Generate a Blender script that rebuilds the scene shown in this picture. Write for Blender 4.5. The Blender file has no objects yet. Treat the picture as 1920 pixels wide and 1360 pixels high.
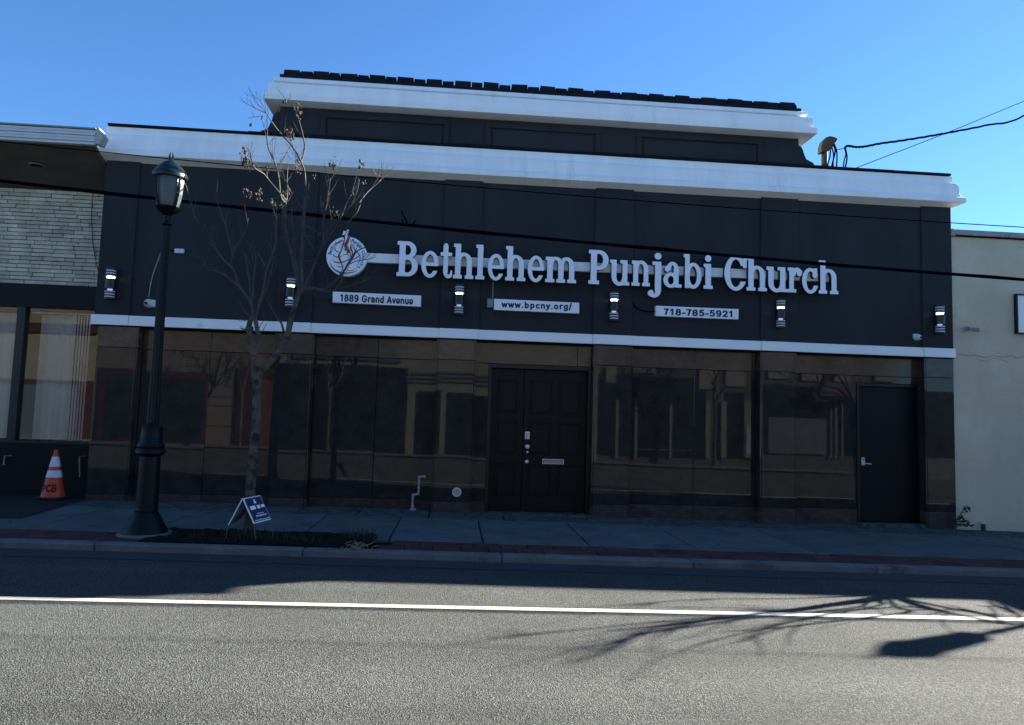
import bpy, bmesh, math, random
import numpy as np
from mathutils import Vector, Matrix
random.seed(7)
S = bpy.context.scene
COL = S.collection
R = math.radians

# ------------------------------------------------------------------ camera
YAW, PITCH, ROLL = 0.077, 0.07871, 0.03078
CAM = Vector((0, -10, 1.33665)); F = 1330.0
cy, sy, cp, sp = math.cos(YAW), math.sin(YAW), math.cos(PITCH), math.sin(PITCH)
fw = Vector((sy*cp, cy*cp, sp)); r0 = Vector((cy, -sy, 0)); u0 = r0.cross(fw)
rt = math.cos(ROLL)*r0 + math.sin(ROLL)*u0
up = -math.sin(ROLL)*r0 + math.cos(ROLL)*u0
cd = bpy.data.cameras.new('camera'); cam = bpy.data.objects.new('camera', cd); COL.objects.link(cam)
cd.sensor_width = 36; cd.lens = F/1920*36; cd.clip_start = .05; cd.clip_end = 2000
M = Matrix.Identity(4)
for i in range(3):
    M[i][0] = rt[i]; M[i][1] = up[i]; M[i][2] = -fw[i]; M[i][3] = CAM[i]
cam.matrix_world = M
S.camera = cam

# ------------------------------------------------------------------ light
SUN = Vector((1.90, .89, 1.0)).normalized()
EL = math.asin(SUN.z); AZ = math.atan2(SUN.x, SUN.y)
w = bpy.data.worlds.new('World'); S.world = w; w.use_nodes = True
nt = w.node_tree; bg = nt.nodes['Background']
sky = nt.nodes.new('ShaderNodeTexSky'); sky.sky_type = 'NISHITA'; sky.sun_disc = False
sky.sun_elevation = EL; sky.sun_rotation = AZ
sky.air_density = 1.0; sky.dust_density = 0.05; sky.ozone_density = 4.0
wb_ = nt.nodes.new('ShaderNodeVectorMath'); wb_.operation = 'MULTIPLY'; wb_.inputs[1].default_value = (.49, .72, .93)   # camera white balance
nt.links.new(sky.outputs[0], wb_.inputs[0]); nt.links.new(wb_.outputs[0], bg.inputs[0]); bg.inputs[1].default_value = 0.05
ld = bpy.data.lights.new('sun', 'SUN'); ld.energy = 5.0; ld.angle = R(.53); ld.color = (1, .95, .86)
lo = bpy.data.objects.new('sun', ld); COL.objects.link(lo)
lo.rotation_euler = SUN.to_track_quat('Z', 'Y').to_euler(); lo.location = (20, 10, 20)
S.view_settings.view_transform = 'Standard'; S.view_settings.look = 'None'
S.view_settings.exposure = 2.38; S.view_settings.gamma = 1

# ------------------------------------------------------------------ helpers
def at(px, py, Y=0.0):
    d = fw*F + rt*(px-960) - up*(py-680)
    return CAM + d*((Y-CAM.y)/d.y)
def zg(x):
    x = max(-20, min(20, x)); return .012 - .0135*x
def atg(px, py, dz=0.0):
    d = fw*F + rt*(px-960) - up*(py-680); n = Vector((.0135, 0, 1))
    return CAM + d*((.012+dz-n.dot(CAM))/n.dot(d))

def setp(o, label=None, cat=None, group=None, kind=None):
    if label: o['label'] = label
    if cat: o['category'] = cat
    if group: o['group'] = group
    if kind: o['kind'] = kind
    return o
def thing(name, label, cat, loc=(0, 0, 0), group=None):
    o = bpy.data.objects.new(name, None); COL.objects.link(o); o.location = loc
    o.empty_display_size = .2
    return setp(o, label, cat, group)
def link(name, me, mat, parent=None, world=True):
    o = bpy.data.objects.new(name, me); COL.objects.link(o)
    if mat is not None:
        me.materials.clear()
        for m in (mat if isinstance(mat, (list, tuple)) else [mat]): me.materials.append(m)
    if parent is not None:
        o.parent = parent
        if world:
            o.location = -wloc(parent)
    return o
def wloc(o):
    v = Vector(o.location)
    while o.parent: o = o.parent; v += Vector(o.location)
    return v
def mk(name, bm, mat, parent=None, smooth=False, world=True):
    me = bpy.data.meshes.new(name); bmesh.ops.recalc_face_normals(bm, faces=bm.faces)
    if smooth:
        for f in bm.faces: f.smooth = True
        for e in bm.edges:
            if len(e.link_faces) == 2 and e.calc_face_angle(0) > .7: e.smooth = False
    bm.to_mesh(me); bm.free()
    return link(name, me, mat, parent, world)
def box(bm, x0, y0, z0, x1, y1, z1, bev=0.0, rot=None, piv=None, mi=0):
    x0, x1 = min(x0, x1), max(x0, x1); y0, y1 = min(y0, y1), max(y0, y1); z0, z1 = min(z0, z1), max(z0, z1)
    g = bmesh.ops.create_cube(bm, size=1); vs = g['verts']
    c = Vector(((x0+x1)/2, (y0+y1)/2, (z0+z1)/2))
    for v in vs: v.co = Vector((v.co.x*(x1-x0), v.co.y*(y1-y0), v.co.z*(z1-z0))) + c
    if bev > 0:
        es = list({e for v in vs for e in v.link_edges})
        r = bmesh.ops.bevel(bm, geom=es, offset=bev, segments=1, affect='EDGES'); vs = r['verts']
    if mi:
        for f in {f for v in vs for f in v.link_faces}: f.material_index = mi
    if rot is not None:
        bmesh.ops.rotate(bm, verts=vs, cent=piv or c, matrix=rot)
    return vs
def bx(name, b, mat, parent=None, bev=0.0, rot=None, piv=None):
    bm = bmesh.new(); box(bm, *b, bev=bev, rot=rot, piv=piv); return mk(name, bm, mat, parent)
def tube(bm, pts, rad, n=8, cap=True):
    pts = [Vector(p) for p in pts]
    if not hasattr(rad, '__len__'): rad = [rad]*len(pts)
    rings = []; ref = None
    for i, p in enumerate(pts):
        t = (pts[min(i+1, len(pts)-1)] - pts[max(i-1, 0)])
        if t.length < 1e-9: t = Vector((0, 0, 1))
        t.normalize()
        if ref is None: ref = t.orthogonal().normalized()
        a = (ref - t*ref.dot(t))
        if a.length < 1e-6: a = t.orthogonal()
        a.normalize(); ref = a; b = t.cross(a)
        rings.append([bm.verts.new(p + (a*math.cos(2*math.pi*k/n) + b*math.sin(2*math.pi*k/n))*rad[i]) for k in range(n)])
    for A, B in zip(rings, rings[1:]):
        for k in range(n): bm.faces.new((A[k], A[(k+1) % n], B[(k+1) % n], B[k]))
    if cap and n > 2:
        bm.faces.new(rings[0][::-1]); bm.faces.new(rings[-1])
def lathe(bm, prof, n=32, c=(0, 0, 0), axis='Z', flute=None):
    c = Vector(c); rings = []
    for (r, z) in prof:
        ring = []
        for k in range(n):
            a = 2*math.pi*k/n; rr = r*(1+(flute*math.cos(a*n/2) if flute else 0))
            p = Vector((rr*math.cos(a), rr*math.sin(a), z))
            if axis == 'Y': p = Vector((rr*math.cos(a), z, rr*math.sin(a)))
            if axis == 'X': p = Vector((z, rr*math.cos(a), rr*math.sin(a)))
            ring.append(bm.verts.new(c+p))
        rings.append(ring)
    for A, B in zip(rings, rings[1:]):
        for k in range(n): bm.faces.new((A[k], A[(k+1) % n], B[(k+1) % n], B[k]))
    bm.faces.new(rings[0]); bm.faces.new(rings[-1])
def prism(bm, poly, y0, y1):
    """polygon given as (x,z), extruded in y"""
    A = [bm.verts.new((x, y0, z)) for x, z in poly]; B = [bm.verts.new((x, y1, z)) for x, z in poly]
    f = bm.faces.new(A); g = bm.faces.new(B[::-1]); n = len(poly)
    for k in range(n): bm.faces.new((A[k], B[k], B[(k+1) % n], A[(k+1) % n]))
    if n > 4: bmesh.ops.triangulate(bm, faces=[f, g])
def sheet(bm, pts):
    return bm.faces.new([bm.verts.new(p) for p in pts])
def smoothpath(pts, k=4):
    pts = [Vector(p) for p in pts]; out = []
    for i in range(len(pts)-1):
        p0 = pts[max(i-1, 0)]; p1 = pts[i]; p2 = pts[i+1]; p3 = pts[min(i+2, len(pts)-1)]
        for j in range(k):
            t = j/k
            out.append(.5*((2*p1)+(p2-p0)*t+(2*p0-5*p1+4*p2-p3)*t*t+(3*p1-p0-3*p2+p3)*t**3))
    out.append(pts[-1]); return out
def copy_tree(o, parent=None):
    c = o.copy(); COL.objects.link(c); c.parent = parent
    for ch in list(o.children): copy_tree(ch, c)
    return c

# ------------------------------------------------------------------ materials
def N(nt, typ, **kw):
    n = nt.nodes.new(typ)
    for k, v in kw.items():
        if k in n.inputs: n.inputs[k].default_value = v
        else: setattr(n, k, v)
    return n
def mat(name, col, rough=.6, metal=0, spec=.5, var=0.0, vscale=3.0, var2=0.0, v2scale=60.0, bump=0.0, bscale=80.0,
        coat=0.0, emit=None, estr=0, stain=None, island=0.0, rvar=0.0, stretch=None, ior=1.5):
    m = bpy.data.materials.new(name); m.use_nodes = True; t = m.node_tree; b = t.nodes['Principled BSDF']; L = t.links.new
    b.inputs['Roughness'].default_value = rough; b.inputs['Metallic'].default_value = metal
    b.inputs['Specular IOR Level'].default_value = spec; b.inputs['Coat Weight'].default_value = coat
    b.inputs['IOR'].default_value = ior
    b.inputs['Coat Roughness'].default_value = .03
    geo = N(t, 'ShaderNodeNewGeometry'); pos = geo.outputs['Position']
    if stretch:
        mp = N(t, 'ShaderNodeMapping'); mp.inputs['Scale'].default_value = stretch; L(pos, mp.inputs[0]); pos = mp.outputs[0]
    c = None
    rgb = N(t, 'ShaderNodeRGB'); rgb.outputs[0].default_value = (*col, 1); c = rgb.outputs[0]
    def mult(c, fac_out, lo, hi, a=.3, z=.7):
        mr = N(t, 'ShaderNodeMapRange'); L(fac_out, mr.inputs[0])
        mr.inputs[1].default_value = a; mr.inputs[2].default_value = z; mr.inputs[3].default_value = lo; mr.inputs[4].default_value = hi
        mx = N(t, 'ShaderNodeVectorMath', operation='SCALE'); L(c, mx.inputs[0]); L(mr.outputs[0], mx.inputs['Scale']); return mx.outputs[0]
    if var:
        n = N(t, 'ShaderNodeTexNoise', Scale=vscale, Detail=6.0, Roughness=.6); L(pos, n.inputs['Vector']); c = mult(c, n.outputs['Fac'], 1-var, 1+var)
    if var2:
        n = N(t, 'ShaderNodeTexNoise', Scale=v2scale, Detail=3.0, Roughness=.7); L(pos, n.inputs['Vector']); c = mult(c, n.outputs['Fac'], 1-var2, 1+var2)
    if island:
        oi = N(t, 'ShaderNodeObjectInfo'); c = mult(c, oi.outputs['Random'], 1-island, 1+island, 0, 1)
    if stain:
        sc, scale, lo_, hi_ = stain
        n = N(t, 'ShaderNodeTexNoise', Scale=scale, Detail=8.0, Roughness=.65); L(pos, n.inputs['Vector'])
        mr = N(t, 'ShaderNodeMapRange'); L(n.outputs['Fac'], mr.inputs[0]); mr.inputs[1].default_value = lo_; mr.inputs[2].default_value = hi_
        mx = N(t, 'ShaderNodeMix', data_type='RGBA'); L(mr.outputs[0], mx.inputs[0]); L(c, mx.inputs[6]); mx.inputs[7].default_value = (*sc, 1); c = mx.outputs[2]
    L(c, b.inputs['Base Color'])
    if rvar:
        n = N(t, 'ShaderNodeTexNoise', Scale=4.0, Detail=5.0); L(pos, n.inputs['Vector'])
        mr = N(t, 'ShaderNodeMapRange'); L(n.outputs['Fac'], mr.inputs[0]); mr.inputs[1].default_value = .3; mr.inputs[2].default_value = .7
        mr.inputs[3].default_value = max(0, rough-rvar); mr.inputs[4].default_value = rough+rvar; L(mr.outputs[0], b.inputs['Roughness'])
    if bump:
        n = N(t, 'ShaderNodeTexNoise', Scale=bscale, Detail=4.0); L(pos, n.inputs['Vector'])
        bp = N(t, 'ShaderNodeBump', Strength=bump, Distance=.01); L(n.outputs['Fac'], bp.inputs['Height']); L(bp.outputs[0], b.inputs['Normal'])
    if emit:
        b.inputs['Emission Color'].default_value = (*emit, 1); b.inputs['Emission Strength'].default_value = estr
    return m

m_stucco = mat('dark_stucco', (.029, .029, .034), .85, spec=.25, var=.22, vscale=.9, var2=.15, v2scale=150, bump=.4, bscale=160, stain=((.041, .041, .046), 1.7, .58, .82), stretch=(1.6, 1, .55))
m_white = mat('white_paint', (.88, .88, .87), .55, var=.05, vscale=1.5, var2=.03, bump=.08, bscale=60, stain=((.45, .44, .42), 3.0, .68, .85))
m_cornice = mat('white_cornice_paint', (.87, .87, .88), .6, var=.06, vscale=1.0, bump=.1, bscale=40, stain=((.62, .60, .55), 1.6, .58, .9), stretch=(4, 1, .7))
m_gran = mat('polished_dark_granite', (.028, .024, .023), .022, spec=.33, var=.3, vscale=5, var2=.8, v2scale=180, coat=0, rvar=.012, bump=.012, bscale=2.0, ior=1.55)
m_gran2 = mat('brown_granite_border', (.06, .042, .037), .12, spec=.4, var=.35, vscale=7, var2=.4, v2scale=120, stretch=(1, 1, 1.6), island=.15)
m_groove = mat('dark_joint', (.006, .006, .007), .9, spec=.1)
m_shingle = mat('black_asphalt_shingle', (.014, .014, .017), .95, spec=.15, var=.3, vscale=8, var2=.4, v2scale=200, bump=.6, bscale=200, island=.25)
m_roof = mat('black_roofing', (.012, .012, .014), .9, spec=.2, var=.2, bump=.4, bscale=50)
m_doorblk = mat('black_door_paint', (.003, .0035, .0045), .45, spec=.22, var=.2, vscale=4, bump=.03, bscale=90)
m_door2 = mat('dark_metal_door_paint', (.003, .0045, .007), .45, spec=.2, var=.2, vscale=3, bump=.02)
m_frameblk = mat('black_frame_metal', (.005, .005, .007), .4, spec=.4)
m_nickel = mat('brushed_nickel', (.62, .61, .58), .35, metal=.6, var=.1, vscale=40)
m_letter = mat('white_acrylic_face', (.86, .87, .90), .35, var=.03, vscale=3)
m_return = mat('black_letter_return', (.01, .01, .012), .5)
m_raceway = mat('white_raceway_metal', (.84, .84, .82), .45, var=.06, vscale=6, var2=.05)
m_ink = mat('navy_black_print', (.008, .012, .035), .5)
m_red = mat('red_print', (.35, .03, .025), .5)
m_lampblk = mat('black_lamp_housing', (.006, .007, .010), .35, spec=.5)
m_slat = mat('pale_lamp_slat', (.55, .56, .6), .4)
m_glow = mat('lit_lamp_diffuser', (.9, .9, .9), .4, emit=(1, .97, .9), estr=3.0)
m_glow2 = mat('dim_lit_lamp_diffuser', (.5, .5, .7), .4, emit=(.6, .6, 1), estr=.12)
m_pole = mat('dark_green_black_lamp_paint', (.0012, .0035, .006), .45, spec=.22, var=.3, vscale=9)
m_lantglass = mat('frosted_lantern_glass', (.08, .10, .105), .3, spec=.3, var=.15, vscale=8)
m_concpad = mat('pale_concrete_pad', (.13, .13, .12), .9, var=.2, vscale=9, bump=.4, bscale=60)
m_slab = mat('sidewalk_concrete', (.105, .116, .111), .9, spec=.25, var=.22, vscale=2.5, var2=.22, v2scale=120, bump=.35, bscale=150, island=.08, stain=((.04, .045, .043), 1.6, .56, .75))
m_aggr = mat('exposed_aggregate_concrete', (.085, .095, .088), .95, spec=.2, var=.3, vscale=6, var2=.7, v2scale=55, bump=1.0, bscale=60, stain=((.035, .04, .038), 7, .5, .62))
m_kerb = mat('kerb_concrete', (.125, .125, .125), .9, var=.25, vscale=3, var2=.2, v2scale=100, bump=.5, bscale=60, stain=((.05, .05, .05), 2.5, .55, .7))
m_paver = mat('red_brick_paver', (.092, .034, .031), .9, spec=.2, var=.2, vscale=5, var2=.3, v2scale=90, bump=.5, bscale=90, island=.25)
m_soil = mat('dark_soil', (.012, .010, .009), .98, spec=.1, var=.4, vscale=12, var2=.5, v2scale=50, bump=1.0, bscale=30)
m_grass = mat('dull_grass_blade', (.022, .024, .011), .8, var=.4, vscale=10)
m_straw = mat('dry_straw', (.22, .18, .12), .8, var=.3, vscale=20)
m_bark = mat('grey_mottled_bark', (.085, .078, .066), .9, spec=.2, var=.35, vscale=8, var2=.4, v2scale=70, bump=1.0, bscale=50, stain=((.025, .025, .024), 10, .5, .6))
m_twig = mat('grey_brown_twig', (.062, .055, .050), .8, spec=.3, var=.3, vscale=10)
m_pod = mat('dry_brown_pods', (.05, .032, .025), .85, var=.5, vscale=60)
m_ivy = mat('olive_moss', (.05, .06, .02), .85, var=.4, vscale=30)
m_brick = mat('cream_roman_brick', (.55, .50, .38), .8, var=.25, vscale=4, var2=.2, v2scale=80, bump=.5, bscale=60, island=.18)
m_mortar = mat('dark_mortar', (.045, .042, .037), .95, var=.2, bump=.5)
m_soffit = mat('weathered_tan_soffit', (.085, .072, .062), .9, var=.25, vscale=3, var2=.1, bump=.2)
m_alum = mat('white_aluminium_fascia', (.55, .55, .54), .45, var=.1, vscale=4)
m_capwhite = mat('pale_end_cap', (.38, .37, .32), .5)
m_fblack = mat('black_shopfront_panel', (.002, .002, .004), .5, spec=.2, var=.2)
m_curtain = mat('white_sheer_curtain', (.82, .81, .78), .9, var=.1, vscale=2)
m_inwall = mat('dim_shop_interior', (.05, .045, .04), .9, var=.3)
m_beige = mat('beige_stucco', (.58, .50, .36), .92, spec=.2, var=.10, vscale=1.1, var2=.08, v2scale=70, bump=.45, bscale=70, stain=((.68, .62, .50), .9, .52, .75))
m_coping = mat('weathered_grey_coping', (.30, .29, .30), .7, var=.25, vscale=5, var2=.2, v2scale=40)
m_crack = mat('dark_plaster_crack', (.12, .118, .105), .95)  # dark grey of the crack lines in the plaster
m_cable = mat('black_cable_jacket', (.0025, .0025, .005), .95, spec=0)
m_mast = mat('weathered_service_mast', (.04, .036, .028), .8, metal=0, var=.3, vscale=20)
m_orange = mat('orange_cone_plastic', (.56, .045, .008), .5, var=.12, vscale=10)
m_reflect = mat('white_reflective_collar', (.60, .60, .60), .5, var=.15, vscale=20)
m_navy = mat('navy_sign_board', (.006, .009, .045), .45)
m_signback = mat('grey_white_sign_back', (.13, .15, .17), .6)
m_grey = mat('grey_electrical_metal', (.22, .23, .22), .5, metal=.3, var=.15, vscale=30)
m_cam = mat('white_camera_plastic', (.65, .66, .68), .35)
m_lens = mat('black_camera_dome', (.004, .004, .005), .1)
m_pipe = mat('weathered_white_pipe', (.30, .29, .27), .6, var=.35, vscale=25)
m_leaf = mat('dark_green_leaf', (.018, .042, .012), .6, var=.4, vscale=14)
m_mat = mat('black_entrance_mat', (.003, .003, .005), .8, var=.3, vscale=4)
m_line = mat('worn_white_road_paint', (.50, .49, .39), .7, var=.12, vscale=3, var2=.10, v2scale=90, bump=.2, bscale=120)

def asphalt():
    m = bpy.data.materials.new('worn_asphalt'); m.use_nodes = True; t = m.node_tree; b = t.nodes['Principled BSDF']; L = t.links.new
    geo = N(t, 'ShaderNodeNewGeometry')
    vo = N(t, 'ShaderNodeTexVoronoi', Scale=135.0); vo.inputs['Randomness'].default_value = 1; L(geo.outputs[0], vo.inputs['Vector'])
    n1 = N(t, 'ShaderNodeTexNoise', Scale=80.0, Detail=5.0, Roughness=.75); L(geo.outputs[0], n1.inputs['Vector'])
    n2 = N(t, 'ShaderNodeTexNoise', Scale=.9, Detail=5.0); L(geo.outputs[0], n2.inputs['Vector'])
    mp = N(t, 'ShaderNodeMapping'); mp.inputs['Scale'].default_value = (.12, 2.2, 1); L(geo.outputs[0], mp.inputs[0])
    n3 = N(t, 'ShaderNodeTexNoise', Scale=1.0, Detail=4.0); L(mp.outputs[0], n3.inputs['Vector'])
    def mr(o, a, z, lo, hi):
        x = N(t, 'ShaderNodeMapRange'); L(o, x.inputs[0]); x.inputs[1].default_value = a; x.inputs[2].default_value = z
        x.inputs[3].default_value = lo; x.inputs[4].default_value = hi; return x.outputs[0]
    def mul(a, b_):
        x = N(t, 'ShaderNodeMath', operation='MULTIPLY'); L(a, x.inputs[0]); L(b_, x.inputs[1]); return x.outputs[0]
    sp_ = N(t, 'ShaderNodeSeparateColor'); L(vo.outputs['Color'], sp_.inputs[0])
    f = mul(mr(sp_.outputs[0], 0, 1, .45, 1.6), mr(n1.outputs['Fac'], .34, .66, .35, 1.6))
    f = mul(f, mr(n2.outputs['Fac'], .3, .7, .84, 1.12)); f = mul(f, mr(n3.outputs['Fac'], .3, .7, .80, 1.15))
    rgb = N(t, 'ShaderNodeRGB'); rgb.outputs[0].default_value = (.070, .073, .067, 1)
    x = N(t, 'ShaderNodeVectorMath', operation='SCALE'); L(rgb.outputs[0], x.inputs[0]); L(f, x.inputs['Scale']); L(x.outputs[0], b.inputs['Base Color'])
    b.inputs['Roughness'].default_value = .9; b.inputs['Specular IOR Level'].default_value = .25
    ad = N(t, 'ShaderNodeMath', operation='ADD'); L(n1.outputs['Fac'], ad.inputs[0]); L(vo.outputs['Distance'], ad.inputs[1])
    bp = N(t, 'ShaderNodeBump', Strength=.9, Distance=.012); L(ad.outputs[0], bp.inputs['Height']); L(bp.outputs[0], b.inputs['Normal'])
    return m
m_asph = asphalt()

def glassmat(name, tint, ior=1.5, rough=.01):
    m = bpy.data.materials.new(name); m.use_nodes = True; t = m.node_tree; t.nodes.clear(); L = t.links.new
    o = t.nodes.new('ShaderNodeOutputMaterial'); mx = t.nodes.new('ShaderNodeMixShader'); fr = N(t, 'ShaderNodeFresnel', IOR=ior)
    tr = N(t, 'ShaderNodeBsdfTransparent', Color=(*tint, 1)); gl = N(t, 'ShaderNodeBsdfGlossy', Roughness=rough)
    L(fr.outputs[0], mx.inputs[0]); L(tr.outputs[0], mx.inputs[1]); L(gl.outputs[0], mx.inputs[2]); L(mx.outputs[0], o.inputs[0]); return m
m_glass = glassmat('shop_window_glass', (.9, .92, .92), 1.6)

# ------------------------------------------------------------------ 2-D glyph shapes (signed distance union -> outline)
def sdf_loops(fn, x0, y0, x1, y1, res):
    xs = np.arange(x0, x1+res, res); ys = np.arange(y0, y1+res, res)
    Xg, Yg = np.meshgrid(xs, ys); D = fn(Xg, Yg); ny, nx = D.shape
    segs = {}
    def ip(i0, j0, i1, j1):
        a, b = D[j0, i0], D[j1, i1]; t = a/(a-b)
        return (xs[i0]+(xs[i1]-xs[i0])*t, ys[j0]+(ys[j1]-ys[j0])*t)
    inside = D < 0
    cellmask = inside[:-1, :-1].astype(int)+inside[:-1, 1:]*2+inside[1:, 1:]*4+inside[1:, :-1]*8
    T = {1: [(3, 0)], 2: [(0, 1)], 3: [(3, 1)], 4: [(1, 2)], 5: [(3, 2), (1, 0)], 6: [(0, 2)], 7: [(3, 2)], 8: [(2, 3)], 9: [(2, 0)], 10: [(0, 3), (2, 1)],
         11: [(2, 1)], 12: [(1, 3)], 13: [(1, 0)], 14: [(0, 3)]}
    nxt = {}; P = {}
    js, is_ = np.nonzero((cellmask > 0) & (cellmask < 15))
    for j, i in zip(js, is_):
        def ek(e): return {0: (i, j, 0), 1: (i+1, j, 1), 2: (i, j+1, 0), 3: (i, j, 1)}[e]
        def ep(e):
            return {0: lambda: ip(i, j, i+1, j), 1: lambda: ip(i+1, j, i+1, j+1), 2: lambda: ip(i, j+1, i+1, j+1), 3: lambda: ip(i, j, i, j+1)}[e]()
        for a, b in T[cellmask[j, i]]:
            ka, kb = ek(a), ek(b); P[ka] = ep(a); P[kb] = ep(b); nxt[ka] = kb
    loops = []
    while nxt:
        k0 = next(iter(nxt)); k = k0; lp = []
        while k in nxt:
            lp.append(P[k]); k = nxt.pop(k)
        if len(lp) > 5: loops.append(simplify(lp, res*.28))
    return loops
def simplify(lp, tol):
    out = []; n = len(lp)
    def dp(a, b):
        if b-a < 2: return []
        p, q = lp[a % n], lp[b % n]; dx, dy = q[0]-p[0], q[1]-p[1]; L = math.hypot(dx, dy) or 1e-9
        best, bi = 0, None
        for i in range(a+1, b):
            r = lp[i % n]; d = abs((r[0]-p[0])*dy-(r[1]-p[1])*dx)/L if L > 1e-6 else math.hypot(r[0]-p[0], r[1]-p[1])
            if d > best: best, bi = d, i
        if best < tol: return []
        return dp(a, bi)+[bi]+dp(bi, b)
    h = n//2
    idx = [0]+dp(0, h)+[h]+dp(h, n)
    return [lp[i % n] for i in idx]
def SB(x0, y0, x1, y1, r=.008):
    def f(X, Y):
        qx = np.abs(X-(x0+x1)/2)-(x1-x0)/2+r; qy = np.abs(Y-(y0+y1)/2)-(y1-y0)/2+r
        return np.hypot(np.maximum(qx, 0), np.maximum(qy, 0))+np.minimum(np.maximum(qx, qy), 0)-r
    return f
def SE(cx, cy_, rx, ry):
    return lambda X, Y: (np.sqrt(((X-cx)/rx)**2+((Y-cy_)/ry)**2)-1)*min(rx, ry)
def SU(*fs): return lambda X, Y: np.minimum.reduce([f(X, Y) for f in fs])
def SI(*fs): return lambda X, Y: np.maximum.reduce([f(X, Y) for f in fs])
def SS(a, b): return lambda X, Y: np.maximum(a(X, Y), -b(X, Y))
def ring(cx, cy_, rx, ry, tx, ty): return SS(SE(cx, cy_, rx, ry), SE(cx, cy_, rx-tx, ry-ty))
def arch(x, base=.24, w=.10, s=.085, tt=.05):      # right part of an n: from stem edge x
    cx = x+w/2; return SU(SI(ring(cx, base, w/2+s, .135, s, tt), SB(x-.03, base, x+w+s+.1, 1)), SB(x+w, 0, x+w+s, base+.01), SB(x+w-.028, 0, x+w+s+.03, .05))
def glyph(ch):
    st = SB(.03, 0, .118, .5); ft = SB(0, 0, .148, .05); tp = SB(0, .45, .1, .5)
    if ch == 'B': return SU(SB(.035, 0, .13, .5), SB(0, 0, .17, .055), SB(0, .445, .17, .5),
                            SI(ring(.155, .375, .145, .127, .085, .055), SB(.12, 0, 1, 1)), SI(ring(.165, .145, .165, .147, .09, .055), SB(.12, -.1, 1, 1)), SB(.1, .235, .17, .29))
    if ch == 'P': return SU(SB(.035, 0, .13, .5), SB(0, 0, .17, .055), SB(0, .445, .17, .5), SI(ring(.155, .355, .16, .147, .088, .055), SB(.12, 0, 1, 1)))
    if ch == 'e': return SU(SS(ring(.16, .185, .16, .193, .082, .05), SB(.16, .095, .5, .165, .004)), SB(.06, .163, .305, .212))
    if ch == 'c': return SU(SS(ring(.16, .185, .16, .193, .086, .05), SB(.18, .115, .5, .26, .004)), SE(.245, .275, .048, .048), SB(.225, .27, .292, .375))
    if ch == 'C': return SU(SS(ring(.205, .25, .205, .26, .10, .055), SB(.25, .13, .6, .36, .004)), SB(.335, .33, .4, .51))
    if ch == 't': return SU(SB(.06, .07, .147, .46), SB(0, .315, .22, .367), SI(ring(.16, .10, .10, .105, .06, .055), SB(-1, -1, .235, .11)), SI(SE(.10, .40, .06, .10), SB(.05, .35, .147, .5)))
    if ch == 'h': return SU(st, ft, tp, arch(.118))
    if ch == 'l': return SU(st, SB(0, 0, .148, .05), tp)
    if ch == 'n': return SU(SB(.03, 0, .118, .37), ft, SB(0, .32, .1, .37), arch(.118))
    if ch == 'm': return SU(SB(.03, 0, .118, .37), ft, SB(0, .32, .1, .37), arch(.118, w=.088), arch(.291, w=.088))
    if ch == 'r': return SU(SB(.03, 0, .118, .37), SB(0, 0, .165, .05), SB(0, .32, .1, .37), SI(ring(.18, .24, .11, .135, .085, .06), SB(.1, .25, .26, 1)), SE(.225, .30, .052, .055))
    if ch == 'u': return SU(SB(.03, .13, .118, .37), SB(0, .32, .1, .37), SB(.18, .32, .25, .37), SB(.222, 0, .308, .37), SB(.25, 0, .345, .05),
                            SI(ring(.168, .135, .138, .145, .085, .055), SB(-1, -1, 1, .14)))
    if ch == 'i': return SU(SB(.03, 0, .118, .37), ft, SB(0, .32, .1, .37), SE(.07, .45, .05, .05))
    if ch == 'j': return SU(SB(.10, -.06, .188, .37), SB(.06, .32, .15, .37), SE(.14, .45, .05, .05), SI(ring(.09, -.055, .098, .105, .08, .055), SB(.03, -1, 1, -.05)), SE(.045, -.10, .045, .045))
    if ch == 'a': return SU(SB(.175, .05, .262, .27), SI(ring(.155, .26, .107, .117, .08, .05), SB(-1, .255, 1, 1)), SE(.068, .27, .045, .045),
                            ring(.13, .105, .13, .113, .078, .05), SB(.2, 0, .315, .05))
    if ch == 'b': return SU(st, tp, ring(.185, .185, .155, .193, .085, .055))
def curve_mesh(name, loops, extrude, bevel=0.0):
    cu = bpy.data.curves.new(name, 'CURVE'); cu.dimensions = '2D'; cu.fill_mode = 'BOTH'; cu.extrude = extrude; cu.bevel_depth = bevel; cu.bevel_resolution = 1
    for lp in loops:
        s = cu.splines.new('POLY'); s.points.add(len(lp)-1); s.use_cyclic_u = True
        for p, (x, y) in zip(s.points, lp): p.co = (x, y, 0, 1)
    return tomesh(cu, name)
def tomesh(cu, name):
    o = bpy.data.objects.new(name, cu); COL.objects.link(o); bpy.context.view_layer.update()
    dg = bpy.context.evaluated_depsgraph_get(); me = bpy.data.meshes.new_from_object(o.evaluated_get(dg))
    me.name = name; bpy.data.objects.remove(o); bpy.data.curves.remove(cu); return me
def stand(me, f):
    """map curve-plane (x,y,depth) to the wall plane; f(x,y,depth)->Vector"""
    for v in me.vertices: v.co = f(v.co.x, v.co.y, v.co.z)
    me.update()
def text_mesh(s, size=1.0, extrude=.002, bold=0.0, space=1.0):
    cu = bpy.data.curves.new('text', 'FONT'); cu.body = s; cu.size = size; cu.extrude = extrude; cu.offset = bold; cu.space_character = space
    return tomesh(cu, 'lettering')
def A_(cx, cy_, rx, ry, a0, a1, n=10): return [(cx+rx*math.cos(R(a0+(a1-a0)*i/n)), cy_+ry*math.sin(R(a0+(a1-a0)*i/n))) for i in range(n+1)]
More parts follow.
